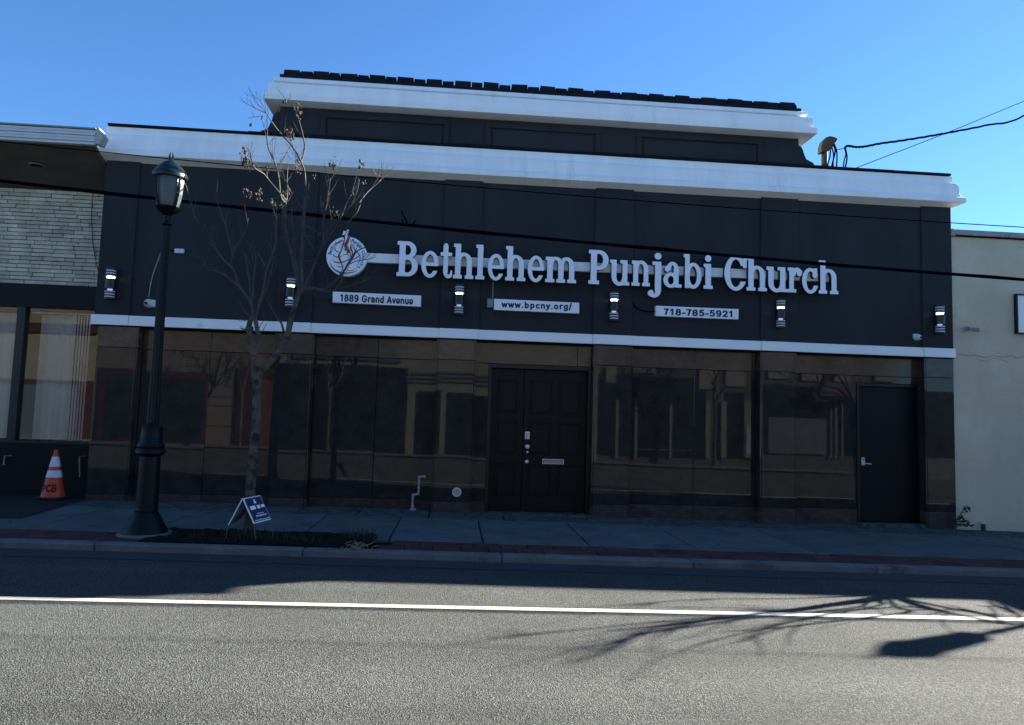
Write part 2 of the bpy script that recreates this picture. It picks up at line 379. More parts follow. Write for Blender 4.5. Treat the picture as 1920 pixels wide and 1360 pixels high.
SANS = {   # stroke skeletons on a cap height of 1: (strokes, advance)
 '1': ([[(.12, .76), (.32, .93), (.32, .07)]], .62), '8': ([A_(.33, .71, .20, .21, 0, 360, 16), A_(.33, .28, .24, .22, 0, 360, 16)], .72),
 '9': ([A_(.33, .67, .23, .26, 0, 360, 16), [(.56, .67), (.56, .5)]+A_(.31, .40, .25, .33, 10, -125)], .72), '7': ([[(.10, .92), (.54, .92), (.36, .6), (.27, .07)]], .66),
 '5': ([[(.52, .92), (.19, .92), (.14, .52)]+A_(.31, .34, .25, .27, 125, -140)], .70), '2': ([A_(.32, .68, .22, .25, 170, -30)+[(.30, .27), (.11, .08), (.56, .08)]], .70),
 '-': ([[(.08, .36), (.32, .36)]], .42), '.': ([[(.11, .08), (.13, .08)]], .28), '/': ([[(.04, -.02), (.26, 1.0)]], .36), ' ': ([], .34),
 'G': ([A_(.43, .5, .33, .43, 40, 330, 20)+[(.74, .44), (.48, .44)]], .90), 'A': ([[(.08, .07), (.38, .93), (.68, .07)], [(.2, .33), (.56, .33)]], .78),
 'r': ([[(.12, .66), (.12, .07)], A_(.34, .42, .21, .24, 175, 80)], .46), 'a': ([A_(.29, .47, .19, .2, 160, 0)+[(.48, .07)], A_(.28, .23, .18, .16, 0, 360, 14)], .64),
 'n': ([[(.12, .66), (.12, .07)], A_(.31, .44, .19, .22, 180, 0)+[(.5, .07)]], .64), 'd': ([[(.5, .95), (.5, .07)], A_(.31, .36, .2, .29, 0, 360, 16)], .66),
 'v': ([[(.06, .66), (.27, .08), (.48, .66)]], .56), 'e': ([A_(.3, .36, .22, .29, -40, -360, 18)[::-1]+[(.08, .36)]], .62), 'u': ([[(.12, .66), (.12, .3)]+A_(.31, .28, .19, .21, 180, 360)+[(.5, .66)], [(.5, .3), (.5, .07)]], .64),
 'w': ([[(.05, .66), (.21, .09), (.38, .62), (.55, .09), (.71, .66)]], .80), 'b': ([[(.12, .95), (.12, .07)], A_(.31, .36, .2, .29, 0, 360, 16)], .66), 'p': ([[(.12, .66), (.12, -.2)], A_(.31, .36, .2, .29, 0, 360, 16)], .66),
 'c': ([A_(.3, .36, .21, .29, 45, 315, 14)], .58), 'y': ([[(.06, .66), (.27, .1)], [(.48, .66), (.24, -.02), (.14, -.18), (.05, -.18)]], .56), 'o': ([A_(.31, .36, .22, .29, 0, 360, 18)], .66),
 'g': ([A_(.3, .38, .2, .27, 0, 360, 16), [(.5, .66), (.5, .0)]+A_(.29, -.02, .21, .18, 0, -150)], .66), 'P': ([[(.13, .07), (.13, .92), (.4, .92)]+A_(.4, .68, .2, .24, 90, -90)+[(.13, .44)]], .72), 'C': ([A_(.42, .5, .31, .43, 45, 315, 18)], .78),
 'B': ([[(.13, .07), (.13, .92), (.38, .92)]+A_(.38, .71, .18, .21, 90, -90)+[(.13, .5)], [(.38, .5)]+A_(.40, .285, .22, .215, 90, -90)+[(.13, .07)]], .74),
}
def SPL(strokes, wd):
    segs = [(a, b) for st in strokes for a, b in zip(st, st[1:])]
    def f(X, Y):
        D = np.full(X.shape, 9.0)
        for (ax, ay), (bx_, by_) in segs:
            dx, dy = bx_-ax, by_-ay; q = dx*dx+dy*dy or 1e-9
            t = np.clip(((X-ax)*dx+(Y-ay)*dy)/q, 0, 1); D = np.minimum(D, np.hypot(X-ax-t*dx, Y-ay-t*dy))
        return D-wd/2
    return f
def sans_mesh(s, wd=.17, space=0.0):
    loops = []; x = 0
    for c in s:
        st, adv = SANS[c]
        if st:
            for lp in sdf_loops(SPL(st, wd), -.12, -.36, 1.0, 1.14, .02): loops.append([(p[0]+x, p[1]) for p in lp])
        x += adv+space
    return curve_mesh('lettering', loops, .001)
def fit_text(name, s, P0, P1, h, Y, m, parent, bold=.0, extrude=.0015, space=1.0):
    """text fitted between wall points P0 (left, baseline) and P1 (right), cap height h, front at Y"""
    me = sans_mesh(s, bold, space); xs = [v.co.x for v in me.vertices]; a, b = min(xs), max(xs)
    kx = (P1.x-P0.x)/(b-a); kz = h; sl = (P1.z-P0.z)/(P1.x-P0.x)
    stand(me, lambda x, y, d: Vector((P0.x+(x-a)*kx, Y-d*extrude/.001, P0.z+y*kz+(x-a)*kx*sl)))
    for p in me.polygons: p.use_smooth = False
    return link(name, me, m, parent)

# ================================================================== GROUND
def gsheet(name, x0, x1, y0, y1, dz, m, parent=None, kind='structure', n=20):
    bm = bmesh.new(); xs = [x0+(x1-x0)*i/n for i in range(n+1)]
    A = [bm.verts.new((x, y0, zg(x)+dz)) for x in xs]; B = [bm.verts.new((x, y1, zg(x)+dz)) for x in xs]
    for i in range(n): bm.faces.new((A[i], A[i+1], B[i+1], B[i]))
    o = mk(name, bm, m, parent)
    if kind and parent is None: o['kind'] = kind
    return o
m_ground = mat('far_ground', (.07, .07, .065), .95, var=.2, vscale=.3)
bm = bmesh.new(); sheet(bm, [(-600, -600, -.9), (600, -600, -.9), (600, 600, -.9), (-600, 600, -.9)])
g = mk('ground', bm, m_ground); g['kind'] = 'structure'
ROADZ = -.065
road = gsheet('road', -60, 60, -13.2, -3.0, ROADZ, m_asph, n=60)
def slabbox(name, x0, x1, y0, y1, top, m, parent, th=.12, gap=.008, bev=.007):
    bm = bmesh.new(); vs = box(bm, x0+gap, y0+gap, -th, x1-gap, y1-gap, 0, bev=bev)
    for v in bm.verts: v.co.z += zg(v.co.x)+top
    return mk(name, bm, m, parent)
walk = gsheet('sidewalk', -40, 40, -2.87, 1.5, -.03, m_groove, n=40)
sw_x = []
x = at(562, 1000).x
xj = [atg(px, 1005).x for px in (250, 413, 562, 733, 903, 1087, 1262, 1447, 1625, 1800)]
step = (xj[-1]-xj[0])/(len(xj)-1)
xs = [xj[0]-step*k for k in range(4, 0, -1)] + xj + [xj[-1]+step*k for k in range(1, 5)]
for a, b in zip(xs, xs[1:]):
    slabbox('concrete_slab', a, b, -2.33, -.62, 0, m_slab, walk)
    slabbox('aggregate_slab', a+.35, b+.35, -.62, .33, .002, m_aggr, walk)
# kerb and brick border
kerb = thing('kerb', None, None)
kerb['kind'] = 'structure'
for k in range(-7, 9):
    a = k*1.9+.5; slabbox('kerb_stone', a, a+1.9, -3.02, -2.86, .004, m_kerb, kerb, th=.3, gap=.004, bev=.012)
PIT = (-2.98, -.80)
paver_me = None
cnt = 0
for row, (ya, yb) in enumerate(((-2.855, -2.60), (-2.60, -2.345))):
    x = -6.9 + (.14 if row else 0)
    while x < 10:
        if not (x+.28 > PIT[0]+.02 and x < PIT[1]-.02):
            bm = bmesh.new(); box(bm, x+.004, ya+.004, -.06, x+.276, yb-.004, 0, bev=.004)
            dz = random.uniform(-.003, .003)
            for v in bm.verts: v.co.z += zg(v.co.x)+dz
            mk('brick_paver', bm, m_paver, walk)
        x += .28
# gutter strip, tar line and white line
gut = gsheet('gutter', -40, 40, -3.35, -3.02, ROADZ+.004, mat('gutter_concrete', (.03, .032, .035), .9, var=.3, vscale=3, var2=.3, v2scale=80, bump=.4), n=40)
bm = bmesh.new(); A = []; B = []
pL = (atg(0, 1119.6, ROADZ), atg(0, 1125.4, ROADZ)); pR = (atg(1900, 1158.8, ROADZ), atg(1900, 1165, ROADZ))
for i in range(61):
    x = -30+i; t = lambda p, q: p.y+(q.y-p.y)*(x-p.x)/(q.x-p.x)
    A.append(bm.verts.new((x, t(pL[0], pR[0]), zg(x)+ROADZ+.004))); B.append(bm.verts.new((x, t(pL[1], pR[1]), zg(x)+ROADZ+.004)))
for i in range(60): bm.faces.new((A[i], A[i+1], B[i+1], B[i]))
ln = mk('road_line', bm, m_line); setp(ln, kind='structure')
rs_ = random.Random(21)
bm = bmesh.new()
for k in range(120):
    x_, y_ = rs_.uniform(-6, 8), rs_.uniform(-2.3, -.1); r_ = rs_.uniform(.008, .022)
    bm.faces.new([bm.verts.new((x_+r_*math.cos(a)*rs_.uniform(.8, 1.2), y_+r_*math.sin(a)*rs_.uniform(.8, 1.2), zg(x_)+.0045)) for a in [i*.785 for i in range(8)]])
mk('gum_spots', bm, mat('dark_gum_spot', (.035, .038, .038), .9))['kind'] = 'stuff'
# tree pit soil
bm = bmesh.new(); nx, ny = 40, 16; V = {}
for i in range(nx+1):
    for j in range(ny+1):
        x = PIT[0]+(PIT[1]-PIT[0])*i/nx; y = -2.86+(.78)*j/ny
        e = min(i, nx-i, j, ny-j)
        V[i, j] = bm.verts.new((x, y, zg(x)+.012+(0 if e == 0 else random.uniform(-.008, .028))))
for i in range(nx):
    for j in range(ny): bm.faces.new((V[i, j], V[i+1, j], V[i+1, j+1], V[i, j+1]))
mk('tree_pit_soil', bm, m_soil)['kind'] = 'structure'
# dark patch in front of neighbour
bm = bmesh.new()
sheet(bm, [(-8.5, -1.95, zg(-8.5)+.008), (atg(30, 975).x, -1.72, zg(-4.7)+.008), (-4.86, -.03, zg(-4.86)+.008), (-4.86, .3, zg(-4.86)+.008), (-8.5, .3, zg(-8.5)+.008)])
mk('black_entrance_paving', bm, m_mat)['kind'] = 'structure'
# opposite pavement and its kerb
gsheet('opposite_sidewalk', -40, 40, -16.0, -13.2, -.01, m_slab, n=40)
gsheet('opposite_kerb_face', -40, 40, -13.2, -13.18, -.01, m_kerb, n=10)

# ================================================================== CHURCH
XL, XR = -4.935, 7.36
church = thing('church_building', 'low dark blue-grey church with white cornices and brown-black polished granite ground floor', 'building', (1.2, .3, 0))
RC = .17                       # recess of the bays behind the pilasters
ZB0, ZB1 = 2.435, 2.572        # white band
ZJ = 2.137; ZBASE = .165
pil = [(XL, at(244, 587).x), (at(517, 607).x, at(584, 609).x), (at(824, 617).x, at(897, 620).x), (at(1111, 628).x, at(1184, 631).x), (at(1425, 640).x, at(1496, 643).x), (at(1729, 652).x, XR)]
pil2 = [(XL+.05, at(256, 640).x), (at(518, 650).x, at(584, 667).x), (at(821, 676).x, at(890, 676).x), (at(1116, 688).x, at(1183, 689).x), (at(1428, 698).x, at(1491, 700).x), (at(1736, 706).x, XR+.015)]
DX0, DX1 = at(913, 800, .2).x, at(1106, 800, .2).x
D2X0, D2X1 = at(1605, 800, RC).x, at(1723, 800, RC).x
D2Z = 2.03
# upper wall
bm = bmesh.new(); box(bm, XL, .0, ZB0-.005, XR, .5, 4.78)
box(bm, XL+.02, .5, -.3, XR-.02, 9, 5.0)
mk('wall', bm, m_stucco, church)
bx('roof', (XL+.05, .1, 5.0, XR-.05, 9, 5.06), m_roof, church)
for a, b in pil:
    bx('pilaster', (a+.001, -.028, ZB1-.01, b, .05, 4.76), m_stucco, church, bev=.004)
# shallow vertical joints in bays
# backing of lower part (dark joints show it)
bm = bmesh.new()
for a, b in pil2: box(bm, a+.01, .02, -.3, b-.01, .3, ZB0-.02)
box(bm, XL+.06, RC+.02, -.3, DX0, .34, ZB0-.02); box(bm, DX1, RC+.02, -.3, D2X0, .34, ZB0-.02)
box(bm, DX0, RC+.02, 2.09, DX1, .34, ZB0-.02); box(bm, D2X0, RC+.02, D2Z, D2X1, .34, ZB0-.02); box(bm, D2X1, RC+.02, -.3, XR-.02, .34, ZB0-.02)
mk('joint_backing', bm, m_groove, church)
# band
edges = [XL-.03] + [v for p in pil for v in p][1:-1] + [XR+.02]
for i, (a, b) in enumerate(zip(edges, edges[1:])):
    pr = .058 if i % 2 == 0 else .04
    bx('white_band_section', (a+.001, -pr, ZB0, b-.001, .1 if pr else 0, ZB1), m_white, church, bev=.004)
bx('band_flashing', (XL-.02, -.03, ZB0-.010, XR+.01, .16, ZB0-.002), m_roof, church)
# granite panels
def panel(x0, x1, z0, z1, y, m, g=.003, th=.03, lab=None):
    o = bx('granite_panel', (x0+g, y, z0+g, x1-g, y+th-.001, z1-g), m, church, bev=.0025, rot=Matrix.Rotation(random.uniform(-.0018, .0018), 3, 'Z') @ Matrix.Rotation(random.uniform(-.0016, .0016), 3, 'X'))
    return o
def groundz(x): return zg(x)-.05
for i, (a, b) in enumerate(pil2):
    panel(a, b, ZJ, ZB0-.012, -.005, m_gran2); panel(a, b, ZBASE, ZJ, -.005, m_gran); panel(a, b, groundz(a), ZBASE, -.007, m_gran2)
    # side returns of the pilaster
    for s, xx in ((0, a), (1, b)):
        if (i == 0 and s == 0) or (i == 5 and s == 1): continue
        x0, x1 = (xx-.022, xx-.002) if s == 0 else (xx+.002, xx+.022)
        for z0, z1, mm in ((ZJ, ZB0-.012, m_gran2), (ZBASE, ZJ, m_gran), (groundz(xx), ZBASE, m_gran2)):
            bx('granite_return', (x0, .0, z0+.003, x1, RC-.002, z1-.003), mm, church)
def bay(xa, xb, joints, ztop0=None):
    xsb = [xa]+joints+[xb]
    for a, b in zip(xsb, xsb[1:]):
        panel(a, b, ZJ, ZB0-.012, RC-.012, m_gran2)
        panel(a, b, ZBASE, ZJ, RC-.012, m_gran); panel(a, b, groundz(a), ZBASE, RC-.014, m_gran2)
bay(pil2[0][1]+.024, pil2[1][0]-.024, [at(386, 800, RC).x])
bay(pil2[1][1]+.024, pil2[2][0]-.024, [at(703, 800, RC).x])
bay(pil2[3][1]+.024, pil2[4][0]-.024, [at(1300, 800, RC).x])
bay(pil2[4][1]+.024, D2X0, [])
# around main door
a = pil2[2][1]+.024
panel(a, DX0, ZBASE, ZJ-.02, RC-.012, m_gran); panel(a, DX0, groundz(a), ZBASE, RC-.014, m_gran2)
xj2 = at(1083, 660, RC).x
panel(a, xj2, ZJ-.02, ZB0-.012, RC-.012, m_gran2); panel(xj2, pil2[3][0]-.024, ZJ-.02, ZB0-.012, RC-.012, m_gran2)
panel(D2X0, D2X1+.02, ZJ, ZB0-.012, RC-.012, m_gran2); panel(D2X0, D2X1+.02, D2Z, ZJ, RC-.012, m_gran)
# main cornices: mitred profiles
def cornice(name, prof, xl, xr, back, m):
    bm = bmesh.new(); rows = []
    for p, z in prof:
        rows.append([bm.verts.new(c) for c in ((xl-p, back, z), (xl-p, -p, z), (xr+p, -p, z), (xr+p, back, z))])
    for A, B in zip(rows, rows[1:]):
        for k in range(3): bm.faces.new((A[k], A[k+1], B[k+1], B[k]))
    bm.faces.new([r[0] for r in rows]); bm.faces.new([r[3] for r in rows][::-1])
    bm.faces.new(rows[-1])
    o = mk(name, bm, m, church)
    md = o.modifiers.new('b', 'BEVEL'); md.width = .006; md.segments = 2; md.limit_method = 'ANGLE'
    return o
cornice('lower_cornice', [(-.02, 4.702), (.155, 4.772), (.155, 4.845), (.125, 4.862), (.105, 4.885), (.095, 4.93), (.088, 5.05), (.07, 5.085), (.03, 5.095), (.03, 5.205), (-.15, 5.21)], XL, XR, .6, m_cornice)
bm = bmesh.new(); xx = XL-.01
while xx < XR-.02:
    w_ = min(.95, XR-xx); box(bm, xx, -.05+random.uniform(-.003, .003), 5.212, xx+w_-.003, .5, 5.245+random.uniform(-.004, .006)); xx += w_
mk('roof_edge_flashing', bm, m_shingle, church)
UL, UR = -2.64, 4.985
bm = bmesh.new(); box(bm, UL, 0, 5.1, UR, 1.3, 5.75); mk('upper_wall', bm, m_stucco, church)
cornice('upper_cornice', [(-.02, 5.655), (.195, 5.672), (.195, 5.765), (.155, 5.772), (.15, 5.93), (.13, 5.945), (.0, 5.955)], UL, UR, 1.3, m_cornice)
cornice('roll_moulding', [(-.01, 5.962), (.03, 5.968), (.085, 5.985), (.098, 6.01), (.09, 6.035), (.065, 6.052), (.02, 6.056)], UL, UR, 1.3, m_cornice)
bx('upper_roof', (UL+.02, .12, 6.057, UR-.02, 1.28, 6.15), m_roof, church)
# ridge shingles along the top
xx = UL+.01; k = 0
while xx < UR-.05:
    wA = .235+random.uniform(-.01, .01); wB = .165+random.uniform(-.015, .015)
    for w_, h_, y_ in ((wA, .170, -.01), (wB, .162, .008)):
        x1 = min(xx+w_, UR)
        bm = bmesh.new(); t = random.uniform(-.006, .006)
        prism(bm, [(xx+.003, 6.058), (x1-.003, 6.058), (x1-.006, 6.058+h_+t), (xx+.006, 6.058+h_+t+random.uniform(-.006, .006))], y_, y_+.3)
        for v in bm.verts:
            if v.co.z > 6.1: v.co.y += .05
        mk('roof_shingle', bm, m_shingle, church)
        # under tab
        xx = x1
    xx += .008; k += 1
bm = bmesh.new(); xx = UL-.02
while xx < UR:
    w_ = random.uniform(.12, .2); box(bm, xx, -.045, 6.0575, min(xx+w_-.006, UR+.02), .2, 6.105+random.uniform(-.006, .01)); xx += w_
mk('starter_shingles', bm, m_shingle, church)
# framed panels of upper wall
for (xa, ya, xb, yb) in ((603, 208, 843, 222), (911, 226, 1126, 238), (1194, 244, 1429, 259)):
    A_ = at(xa, ya); B_ = at(xb, yb); zt = 5.60; zb = 5.215; t1 = .075
    bm = bmesh.new()
    for (x0, z0, x1, z1) in ((A_.x, zt-t1, B_.x, zt), (A_.x, zb, A_.x+t1, zt-t1-.001), (B_.x-t1, zb, B_.x, zt-t1-.001)):
        box(bm, x0, -.03, z0, x1, .01, z1, bev=.006)
    mk('panel_frame', bm, m_stucco, church)
    bm = bmesh.new()
    box(bm, A_.x+t1+.025, -.016, zb, B_.x-t1-.025, .005, zt-t1-.025, bev=.006)
    mk('raised_panel', bm, m_stucco, church)
# volutes
volL = [(530, 198), (526, 211), (517, 214), (512, 221), (510, 231), (508, 238), (503, 243), (496, 245.5), (490, 247), (492, 252), (500, 254), (500, 275), (545, 275), (545, 198)]
volR = [(1480, 252), (1494, 262), (1493, 273), (1500, 276), (1504, 283), (1506, 292), (1510, 300), (1515, 304), (1523, 307), (1526, 313), (1526, 330), (1480, 330)]
for v in (volL, volR):
    pp = [at(a, b, .06) for a, b in v]
    bm = bmesh.new(); prism(bm, [(p.x, p.z) for p in pp], .03, .33); mk('scroll_bracket', bm, m_stucco, church)
# ---- main double door
dz0 = zg(1.1)+.005
def door_leaf(name, x0, x1, z0, z1, y, cols, rows, m, parent):
    leaf = bx(name, (x0, y, z0, x1, y+.045, z1), m, parent, bev=.003)
    for c in range(cols):
        for (ra, rb) in rows:
            wx = (x1-x0)/cols; a = x0+c*wx+(.085 if cols == 1 else (.075 if c == 0 else .045)); b = x0+(c+1)*wx-(.085 if cols == 1 else (.045 if c == 0 else .075))
            bm = bmesh.new(); t = .022
            for (p, q, r_, s) in ((a, ra, b, ra+t), (a, rb-t, b, rb), (a, ra+t, a+t, rb-t), (b-t, ra+t, b, rb-t)):
                box(bm, p, y-.012, q, r_, y+.001, s, bev=.004)
            box(bm, a+.035, y-.008, ra+.035, b-.035, y+.001, rb-.035, bev=.005)
            mk('door_panel', bm, m, leaf)
    return leaf
yd = .26
fr = bmesh.new()
box(fr, DX0, .17, dz0, DX0+.045, .33, 2.115); box(fr, DX1-.045, .17, dz0, DX1, .33, 2.115); box(fr, DX0+.046, .17, 2.06, DX1-.046, .33, 2.114)
mk('door_frame', fr, m_frameblk, church)
bx('door_reveal', (DX1, .14, dz0, pil2[3][0]-.023, .30, 2.114), m_frameblk, church)
rows = ((.22, .78), (.90, 1.38), (1.48, 1.95))
rows = [(at(940, 925, yd).z-.03, at(940, 869, yd).z), (at(940, 851, yd).z, at(940, 789, yd).z), (at(940, 774, yd).z, at(940, 711, yd).z)]
xm = at(981, 800, yd).x
dA = door_leaf('narrow_door_leaf', DX0+.047, xm-.003, dz0+.012, 2.055, yd, 1, rows, m_doorblk, church)
dB = door_leaf('wide_door_leaf', xm+.003, DX1-.047, dz0+.012, 2.055, yd, 2, rows, m_doorblk, church)
yh = yd-.001
p0, p1 = at(984, 809, yh), at(993, 824, yh)
bm = bmesh.new(); box(bm, p0.x, yh-.025, p1.z, p1.x, yh, p0.z, bev=.006)
kp = mk('keypad_lock', bm, m_nickel, dB)
bm = bmesh.new()
for r_ in range(4):
    for c_ in range(2): box(bm, p0.x+.016+c_*.022, yh-.029, p0.z-.035-r_*.022, p0.x+.028+c_*.022, yh-.0255, p0.z-.023-r_*.022)
mk('keypad_button', bm, m_frameblk, kp)
q = at(988.5, 838, yh); bm = bmesh.new(); lathe(bm, [(.034, 0), (.034, -.012), (.02, -.02), (.018, -.05), (.03, -.055), (.028, -.075), (.01, -.08)], 20, (q.x, yh, q.z), 'Y'); mk('door_knob', bm, m_nickel, dB, smooth=True)
q = at(988.5, 848, yh); bm = bmesh.new(); lathe(bm, [(.016, 0), (.016, -.02), (.008, -.024)], 16, (q.x, yh, q.z), 'Y'); mk('lock_cylinder', bm, m_nickel, dB)
q = at(987.5, 866, yh); bm = bmesh.new(); lathe(bm, [(.026, 0), (.026, -.012), (.012, -.016)], 16, (q.x, yh, q.z), 'Y'); mk('deadbolt', bm, m_nickel, dB)
p0, p1 = at(1017, 860.5, yh), at(1057, 871, yh)
bm = bmesh.new()
for b_ in ((p0.x, p1.z, p1.x, p1.z+.012), (p0.x, p0.z-.012, p1.x, p0.z), (p0.x, p1.z+.012, p0.x+.012, p0.z-.012), (p1.x-.012, p1.z+.012, p1.x, p0.z-.012)):
    box(bm, b_[0], yh-.014, b_[1], b_[2], yh, b_[3], bev=.002)
ms = mk('mail_slot', bm, m_nickel, dB)
bx('mail_flap', (p0.x+.018, yh-.007, p1.z+.014, p1.x-.018, yh-.001, p0.z-.018), mat('dull_nickel_flap', (.28, .29, .32), .4, metal=.5), ms, bev=.002)
bx('door_sill', (DX0, -.02, dz0-.12, DX1, .33, dz0+.008), m_aggr, church)
# ---- side door
y2 = RC+.03; z2 = zg(6.3)+.03
bm = bmesh.new(); a, b = D2X0+.004, D2X1-.002
box(bm, a, RC-.02, z2-.03, a+.04, RC+.09, D2Z-.003); box(bm, b-.04, RC-.02, z2-.03, b, RC+.09, D2Z-.003); box(bm, a+.041, RC-.019, D2Z-.045, b-.041, RC+.09, D2Z-.004)
mk('side_door_frame', bm, m_frameblk, church)
d2 = bx('side_door', (a+.042, y2, z2+.03, b-.042, y2+.045, D2Z-.048), m_door2, church, bev=.003)
for zz in (.35, 1.05, 1.75): bx('door_hinge', (b-.05, y2-.012, zz, b-.04, y2, zz+.11), m_frameblk, d2)
q = at(1617, 866, y2); bm = bmesh.new(); box(bm, q.x-.03, y2-.028, q.z-.055, q.x+.03, y2-.001, q.z+.065, bev=.008); h = mk('lever_lock', bm, m_nickel, d2)
bm = bmesh.new()
for r_ in range(3): box(bm, q.x-.015, y2-.031, q.z+.015+r_*.014, q.x+.015, y2-.0285, q.z+.023+r_*.014)
mk('keypad_button', bm, m_frameblk, h)
bm = bmesh.new(); tube(bm, [(q.x, y2-.03, q.z-.02), (q.x, y2-.06, q.z-.02), (q.x+.03, y2-.065, q.z-.022), (q.x+.10, y2-.065, q.z-.03)], .009, 8); mk('lever_handle', bm, m_nickel, h)
bx('side_door_sill', (D2X0, .02, z2-.15, D2X1, RC+.1, z2+.012), m_aggr, church)

# ---- wall lamps
def wall_lamp(px, py, label):
    y0 = -.03; c = at(px, py, y0-.06); r = .068
    t = thing('wall_lamp', label, 'wall lamp', (c.x, y0, c.z), 'up and down wall lamps on the dark pilasters')
    bm = bmesh.new(); cy0 = y0-.075
    def cyl(z0, z1, rr, n=24): lathe(bm, [(rr, z0), (rr, z1)], n, (c.x, cy0, c.z))
    box(bm, c.x-.045, y0-.03, c.z-.1, c.x+.045, y0+.001, c.z+.1, bev=.004)
    cyl(-.07, .07, r); cyl(.195, .212, r); cyl(-.212, -.195, r)
    for s in (1, -1):
        box(bm, c.x-.05, cy0+.02, c.z+s*.07-.001 if s > 0 else c.z-.2, c.x+.05, cy0+.05, c.z+.2 if s > 0 else c.z-.069)
    mk('housing', bm, m_lampblk, t)
    for k, zz in enumerate((.105, .142, .178)):
        for s in (1, -1):
            bm = bmesh.new(); lathe(bm, [(r*.93, -.008), (r*.93, .008)], 24, (c.x, cy0, c.z+s*zz)); mk('louvre', bm, m_slat, t)
    bm = bmesh.new(); lathe(bm, [(r*.55, 0), (r*.7, .012), (r*.45, .03), (.01, .034)], 20, (c.x, cy0, c.z+.0705)); mk('lit_bulb', bm, m_glow, t, smooth=True)
    bm = bmesh.new(); lathe(bm, [(r*.5, 0), (r*.45, -.012), (.01, -.02)], 20, (c.x, cy0, c.z-.0705)); mk('lower_bulb', bm, m_glow2, t, smooth=True)
wall_lamp(208, 533, 'black wall lamp at the far left of the church, beside the cream brick shop')
wall_lamp(545, 549, 'black up-down wall lamp partly hidden behind the bare tree limb')
wall_lamp(861, 563, 'black up-down wall lamp below the letters l and e, left of the grey junction box')
wall_lamp(1151, 575, 'black up-down wall lamp below the letter u, between the web address and phone number signs')
wall_lamp(1463, 589, 'black up-down wall lamp below Church, right of the phone number sign')
wall_lamp(1761, 600, 'black up-down wall lamp at the right corner of the church, above the small dome camera')

# ---- big sign letters
sign = thing('letter_sign', 'large white slab serif letters reading Bethlehem Punjabi Church on a pale raceway', 'sign', at(1150, 510, 0))
SX = [('B', 743, 782.5), ('e', 789, 821.5), ('t', 824.5, 847.5), ('h', 849, 887.5), ('l', 891, 908), ('e', 914, 944.5), ('h', 947, 985), ('e', 989, 1019.5), ('m', 1022, 1080),
      ('P', 1103, 1140.5), ('u', 1143, 1180), ('n', 1184, 1218.5), ('j', 1214.5, 1239.7), ('a', 1243.5, 1278), ('b', 1281, 1315), ('i', 1319, 1336.5),
      ('C', 1358, 1400), ('h', 1399.5, 1438), ('u', 1437, 1477), ('r', 1477, 1504), ('c', 1504, 1534), ('h', 1535, 1572)]
YL = -.16
bl = at(745, 517.5, YL); br = at(1570, 552, YL); capt = at(745, 452, YL)
KZ = (capt.z-bl.z)/.5
gl_cache = {}
for ch, xa, xb in SX:
    t = (xa-743)/(1572-743); py = 517.5+(552-517.5)*t
    X0 = at(xa, py, YL).x; X1 = at(xb, py, YL).x
    z0 = bl.z+(br.z-bl.z)*(X0-bl.x)/(br.x-bl.x)
    if ch not in gl_cache: gl_cache[ch] = sdf_loops(glyph(ch), -.03, -.2, .56, .56, .005)
    loops = gl_cache[ch]; xs_ = [p[0] for lp in loops for p in lp]; a, b = min(xs_), max(xs_); kx = (X1-X0)/(b-a)
    me = curve_mesh('letter', loops, 1.0)
    fr_ = []
    stand(me, lambda x, y, d: Vector((X0+(x-a)*kx, YL+.035-d*.035, z0+y*KZ)))
    o = link('letter', me, [m_letter, m_return], sign)
    o['label'] = 'white letter %s with black sides' % ch
    for p in me.polygons:
        p.material_index = 0 if abs(p.normal.y) > .8 else 1; p.use_smooth = False
pa, pb = at(687, 484, -.05), at(1555, 528, -.05)
bm = bmesh.new(); za = at(700, 484.5, -.05).z; zb_ = at(1540, 520, -.05).z
ht = .13
A_ = [bm.verts.new(c) for c in ((pa.x, -.075, za-ht/2), (pb.x, -.075, zb_-ht/2), (pb.x, -.075, zb_+ht/2), (pa.x, -.075, za+ht/2))]
B_ = [bm.verts.new((v.co.x, .0, v.co.z)) for v in A_]
bm.faces.new(A_); bm.faces.new(B_[::-1])
for k in range(4): bm.faces.new((A_[k], B_[k], B_[(k+1) % 4], A_[(k+1) % 4]))
mk('raceway', bm, m_raceway, sign)
# ---- logo disc
lc = at(650.3, 481.3, -.09); LR = at(688.5, 483, -.09).x-lc.x
logo = thing('logo_disc', 'round white emblem with red flame, dark swirls and a dove, left of the letters', 'sign', (lc.x, 0, lc.z))
bm = bmesh.new(); lathe(bm, [(LR, -.02), (LR, -.095), (LR-.004, -.1)], 72, (lc.x, 0, lc.z), 'Y'); d_ = mk('disc', bm, [m_letter], logo)
def LP(zx, zy):   # coordinates of the enlarged emblem -> wall metres
    q = at(600+zx/8.727, 420+zy/8.727, -.1); return (q.x, q.z)
def ribbon(bm, pts, wd, y, dy=.002):
    P_ = smoothpath([(a_, b_, 0) for a_, b_ in pts], 5); n = len(P_); L1 = []; L2 = []
    for i, p in enumerate(P_):
        t = P_[min(i+1, n-1)]-P_[max(i-1, 0)]; t = t.normalized() if t.length > 0 else Vector((1, 0, 0)); nn = Vector((-t.y, t.x, 0))
        f = i/(n-1); ww = (wd*(.25+.75*math.sin(math.pi*min(max(f, .03), .97))) if not isinstance(wd, (list, tuple)) else wd[0]+(wd[1]-wd[0])*f)/2
        L1.append(p+nn*ww); L2.append(p-nn*ww)
    for i in range(n-1):
        vs = [bm.verts.new((v.x, y, v.y)) for v in (L1[i], L1[i+1], L2[i+1], L2[i])]; bm.faces.new(vs)
bm = bmesh.new()
